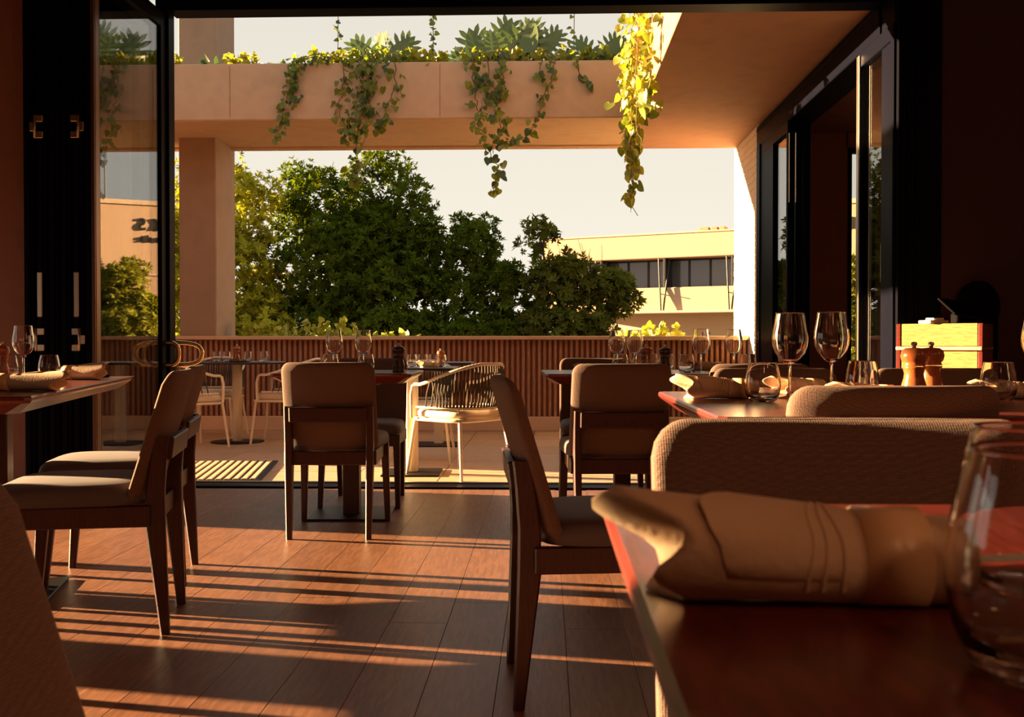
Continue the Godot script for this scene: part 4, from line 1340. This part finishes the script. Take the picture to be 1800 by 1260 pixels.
func build_plants() -> void:
	hearts = [heart_mesh(0.25, 0.12), heart_mesh(-0.2, 0.2), heart_mesh(0.1, -0.15)]
	shared.monstera = monstera_mesh()
	var mix := ["leaf_b", "leaf_b", "leaf_a", "leaf_dark"]
	var out := Vector3(0, 0.3, 1)
	vine("thin vine at the far left of the beam front, curving left", [[B(-2.05, 3.66), B(-2.28, 3.66), B(-2.42, 3.58), B(-2.47, 3.36), B(-2.52, 3.15), B(-2.60, 2.90)], [B(-2.15, 3.68), B(-2.38, 3.63), B(-2.44, 3.45), B(-2.40, 3.2)]], 60, Vector2(0.035, 0.07), mix, 0.05, out)
	vine("thickest bushy vine on the beam, left of centre, reaching down to the treetop", [[B(-1.74, 3.72), B(-1.68, 3.58), B(-1.74, 3.32), B(-1.80, 3.0), B(-1.82, 2.65), B(-1.83, 2.42)], [B(-1.62, 3.7), B(-1.70, 3.5), B(-1.78, 3.2), B(-1.86, 2.9)], [B(-1.92, 3.66), B(-1.95, 3.4), B(-1.98, 3.1), B(-1.86, 2.85)], [B(-1.46, 3.7), B(-1.44, 3.45), B(-1.52, 3.15), B(-1.60, 2.95)], [B(-1.78, 3.7), B(-1.76, 3.4), B(-1.70, 3.1), B(-1.78, 2.75)]], 60, Vector2(0.035, 0.075), mix, 0.07, out)
	vine("vine right of centre on the beam, its tip with round leaves against the sky", [[B(-0.70, 3.7), B(-0.70, 3.55), B(-0.66, 3.22), B(-0.65, 3.05), B(-0.60, 2.9), B(-0.54, 2.72), B(-0.46, 2.58), B(-0.49, 2.38)], [B(-0.42, 3.68), B(-0.41, 3.4), B(-0.46, 3.15), B(-0.44, 2.95), B(-0.54, 2.78)], [B(-0.58, 3.68), B(-0.5, 3.35), B(-0.55, 3.25)]], 46, Vector2(0.04, 0.085), mix, 0.055, out)
	vine("sparse looping vine with a thin bare stem right of centre", [[B(0.10, 3.62), B(0.03, 3.4), B(-0.03, 3.2), B(-0.1, 3.02), B(-0.22, 2.87), B(-0.4, 2.84)], [B(-0.05, 3.62), B(-0.08, 3.45)]], 28, Vector2(0.045, 0.08), mix, 0.035, out)
	vine("short curling tendril near the right end of the beam", [[B(0.29, 3.62), B(0.33, 3.44), B(0.46, 3.37)]], 20, Vector2(0.05, 0.085), mix, 0.02, out)
	var gold := ["leaf_c", "leaf_c", "leaf_a", "leaf_c", "leaf_b"]
	var fr := Vector3(-0.9, 0.2, 0.6)
	var s6 := []
	for d in [[9.3, 2.7, 0.0], [9.0, 2.5, -0.03], [8.7, 2.2, -0.06], [8.4, 1.98, -0.08], [8.1, 2.5, -0.06], [8.8, 2.9, 0.02], [8.5, 2.75, -0.1], [7.7, 2.72, -0.02], [8.2, 3.0, -0.04], [9.1, 3.0, 0.03]]:
		s6.append([Vector3(0.86 + d[2], 3.72, -d[0]), Vector3(0.80 + d[2], 3.45, -d[0]), Vector3(0.79 + d[2], lerpf(3.45, d[1], 0.5), -d[0] - 0.03), Vector3(0.82 + d[2], d[1], -d[0])])
	vine("broad golden sunlit vine hanging from the roof edge at right of the opening", s6.slice(0, 5), 62, Vector2(0.05, 0.1), gold, 0.06, fr)
	vine("golden upper tangle of the vine at the roof edge, in full sun", s6.slice(5), 95, Vector2(0.05, 0.095), gold, 0.075, fr)
	monstera_plant("monstera with two splayed leaves, left of centre on the beam", B(-1.62, 3.5, 9.85), [[-0.08, 0.17, 0.1, -0.75, 0.34, 0.1], [0.1, 0.2, 0.05, 0.75, 0.34, 0.3], [-0.03, 0.25, 0.0, 0.1, 0.26, -0.6], [-0.2, 0.1, 0.1, -1.2, 0.28, 0.3]])
	monstera_plant("tall monstera with the biggest fan leaves, centre of the beam", B(-0.52, 3.5, 9.9), [[-0.12, 0.13, 0.1, -0.3, 0.42, -0.2], [0.06, 0.3, 0.05, 0.35, 0.36, 0.2], [0.2, 0.22, 0.1, 0.6, 0.4, 0.4], [-0.22, 0.12, 0.0, -0.8, 0.3, 0.1], [0.0, 0.2, 0.2, -0.1, 0.28, 0.0]])
	monstera_plant("yellowish monstera right of the biggest one", B(-0.2, 3.5, 9.85), [[0.02, 0.25, 0.1, 0.15, 0.36, -0.3], [0.16, 0.28, 0.05, 0.75, 0.3, 0.3], [-0.1, 0.12, 0.1, -0.4, 0.3, 0.0], [0.3, 0.12, 0.0, 0.9, 0.26, 0.2]])
	monstera_plant("small monstera near the right end of the beam", B(0.5, 3.5, 9.85), [[-0.05, 0.15, 0.1, -0.6, 0.3, 0.1], [0.08, 0.2, 0.05, 0.55, 0.28, 0.3], [0.14, 0.3, 0.0, 0.9, 0.2, -0.5]])
	# creepers climbing wires above the beam
	for w in [[-2.14, "left of centre"], [-1.16, "at centre"], [0.28, "near the right end of the beam"]]:
		var t := thing("climbing_creeper", "thin creeper climbing a wire above the beam, %s" % w[1], "vine", Vector3(w[0], 3.5, -10.2))
		part("wire", tubed([Vector3(0, 0, 0), Vector3(0.01, 1.6, 0)], 0.004, -1, 5), M.stem, t)
		for i in 46:
			var f := sqrt(rng.randf()) * 0.0 + pow(rng.randf(), 1.6)
			leaf("leaf", t, hearts[i % 3], M[["leaf_a", "leaf_b", "leaf_dark"][i % 3]], Vector3(rng.randfn() * 0.035 * (1.3 - f), 0.05 + f * 1.3, rng.randfn() * 0.03), Vector3(rng.randfn(), 0.3, 1.0), Vector3(rng.randfn(), -0.5, 0.3), rng.randf_range(0.035, 0.06))
	# ground cover along the beam's front edge
	for d in [[-3.78, 0.42, "hugging the column"], [-2.98, 0.3, "right of the column"], [-2.12, 0.36, "above the far left vine"], [-1.68, 0.75, "above the thick bushy vine"], [-1.15, 0.4, "under the centre creeper"], [-0.55, 0.6, "under the big monstera"], [0.1, 0.7, "right of the big monstera"], [0.6, 0.5, "beside the golden vine"]]:
		shrub("creeping_shrub", "yellow-green creeping shrub on the beam, %s" % d[2], "shrub", Vector3(d[0], 3.66, -9.72), Vector3(d[1], 0.2, 0.26), int(d[1] * 260), M.leaf_c if int(absf(d[0]) * 10) % 2 else M.leaf_a, Vector2(0.04, 0.07), hearts[0])
	for d in [[-2.6, 2.2, "left"], [-0.6, 2.0, "right"]]:
		shrub("planter_foliage", "dark leafy planting along the back of the beam, %s stretch" % d[2], "shrub", Vector3(d[0] + 0.3, 3.66, -10.3), Vector3(d[1] * 1.1, 0.24, 0.7), 420, M.leaf_dark, Vector2(0.05, 0.09), hearts[1])
	# shrubs just outside the balustrade
	var ob := thing("planter_box", "long low planter box just outside the balustrade, shrubs in it", "planter", Vector3(-0.7, 0, -10.95))
	part("box", span(-2.7, 2.75, 0.0, 0.72, 0.14, -0.14, 0.01), M.plaster_grey, ob)
	part("soil", span(-2.66, 2.71, 0.7, 0.735, 0.1, -0.1, 0.005), M.soil, ob)
	for d in [[-2.66, 0.55, 0.2, "left, beside the column"], [-1.98, 0.6, 0.24, "behind the small table's wine glasses"], [-1.3, 0.5, 0.1, "low, at left of centre"], [1.68, 0.42, 0.2, "in front of the cream building"], [1.35, 0.3, 0.12, "at its left end under the building"]]:
		shrub("hedge_shrub", "yellow-green shrub tops showing over the balustrade, %s" % d[3], "shrub", P(d[0], 10.95, 0.84 + d[2] / 2), Vector3(d[1], d[2] + 0.18, 0.24), int(d[1] * 320), M.hedge, Vector2(0.05, 0.08), hearts[2])
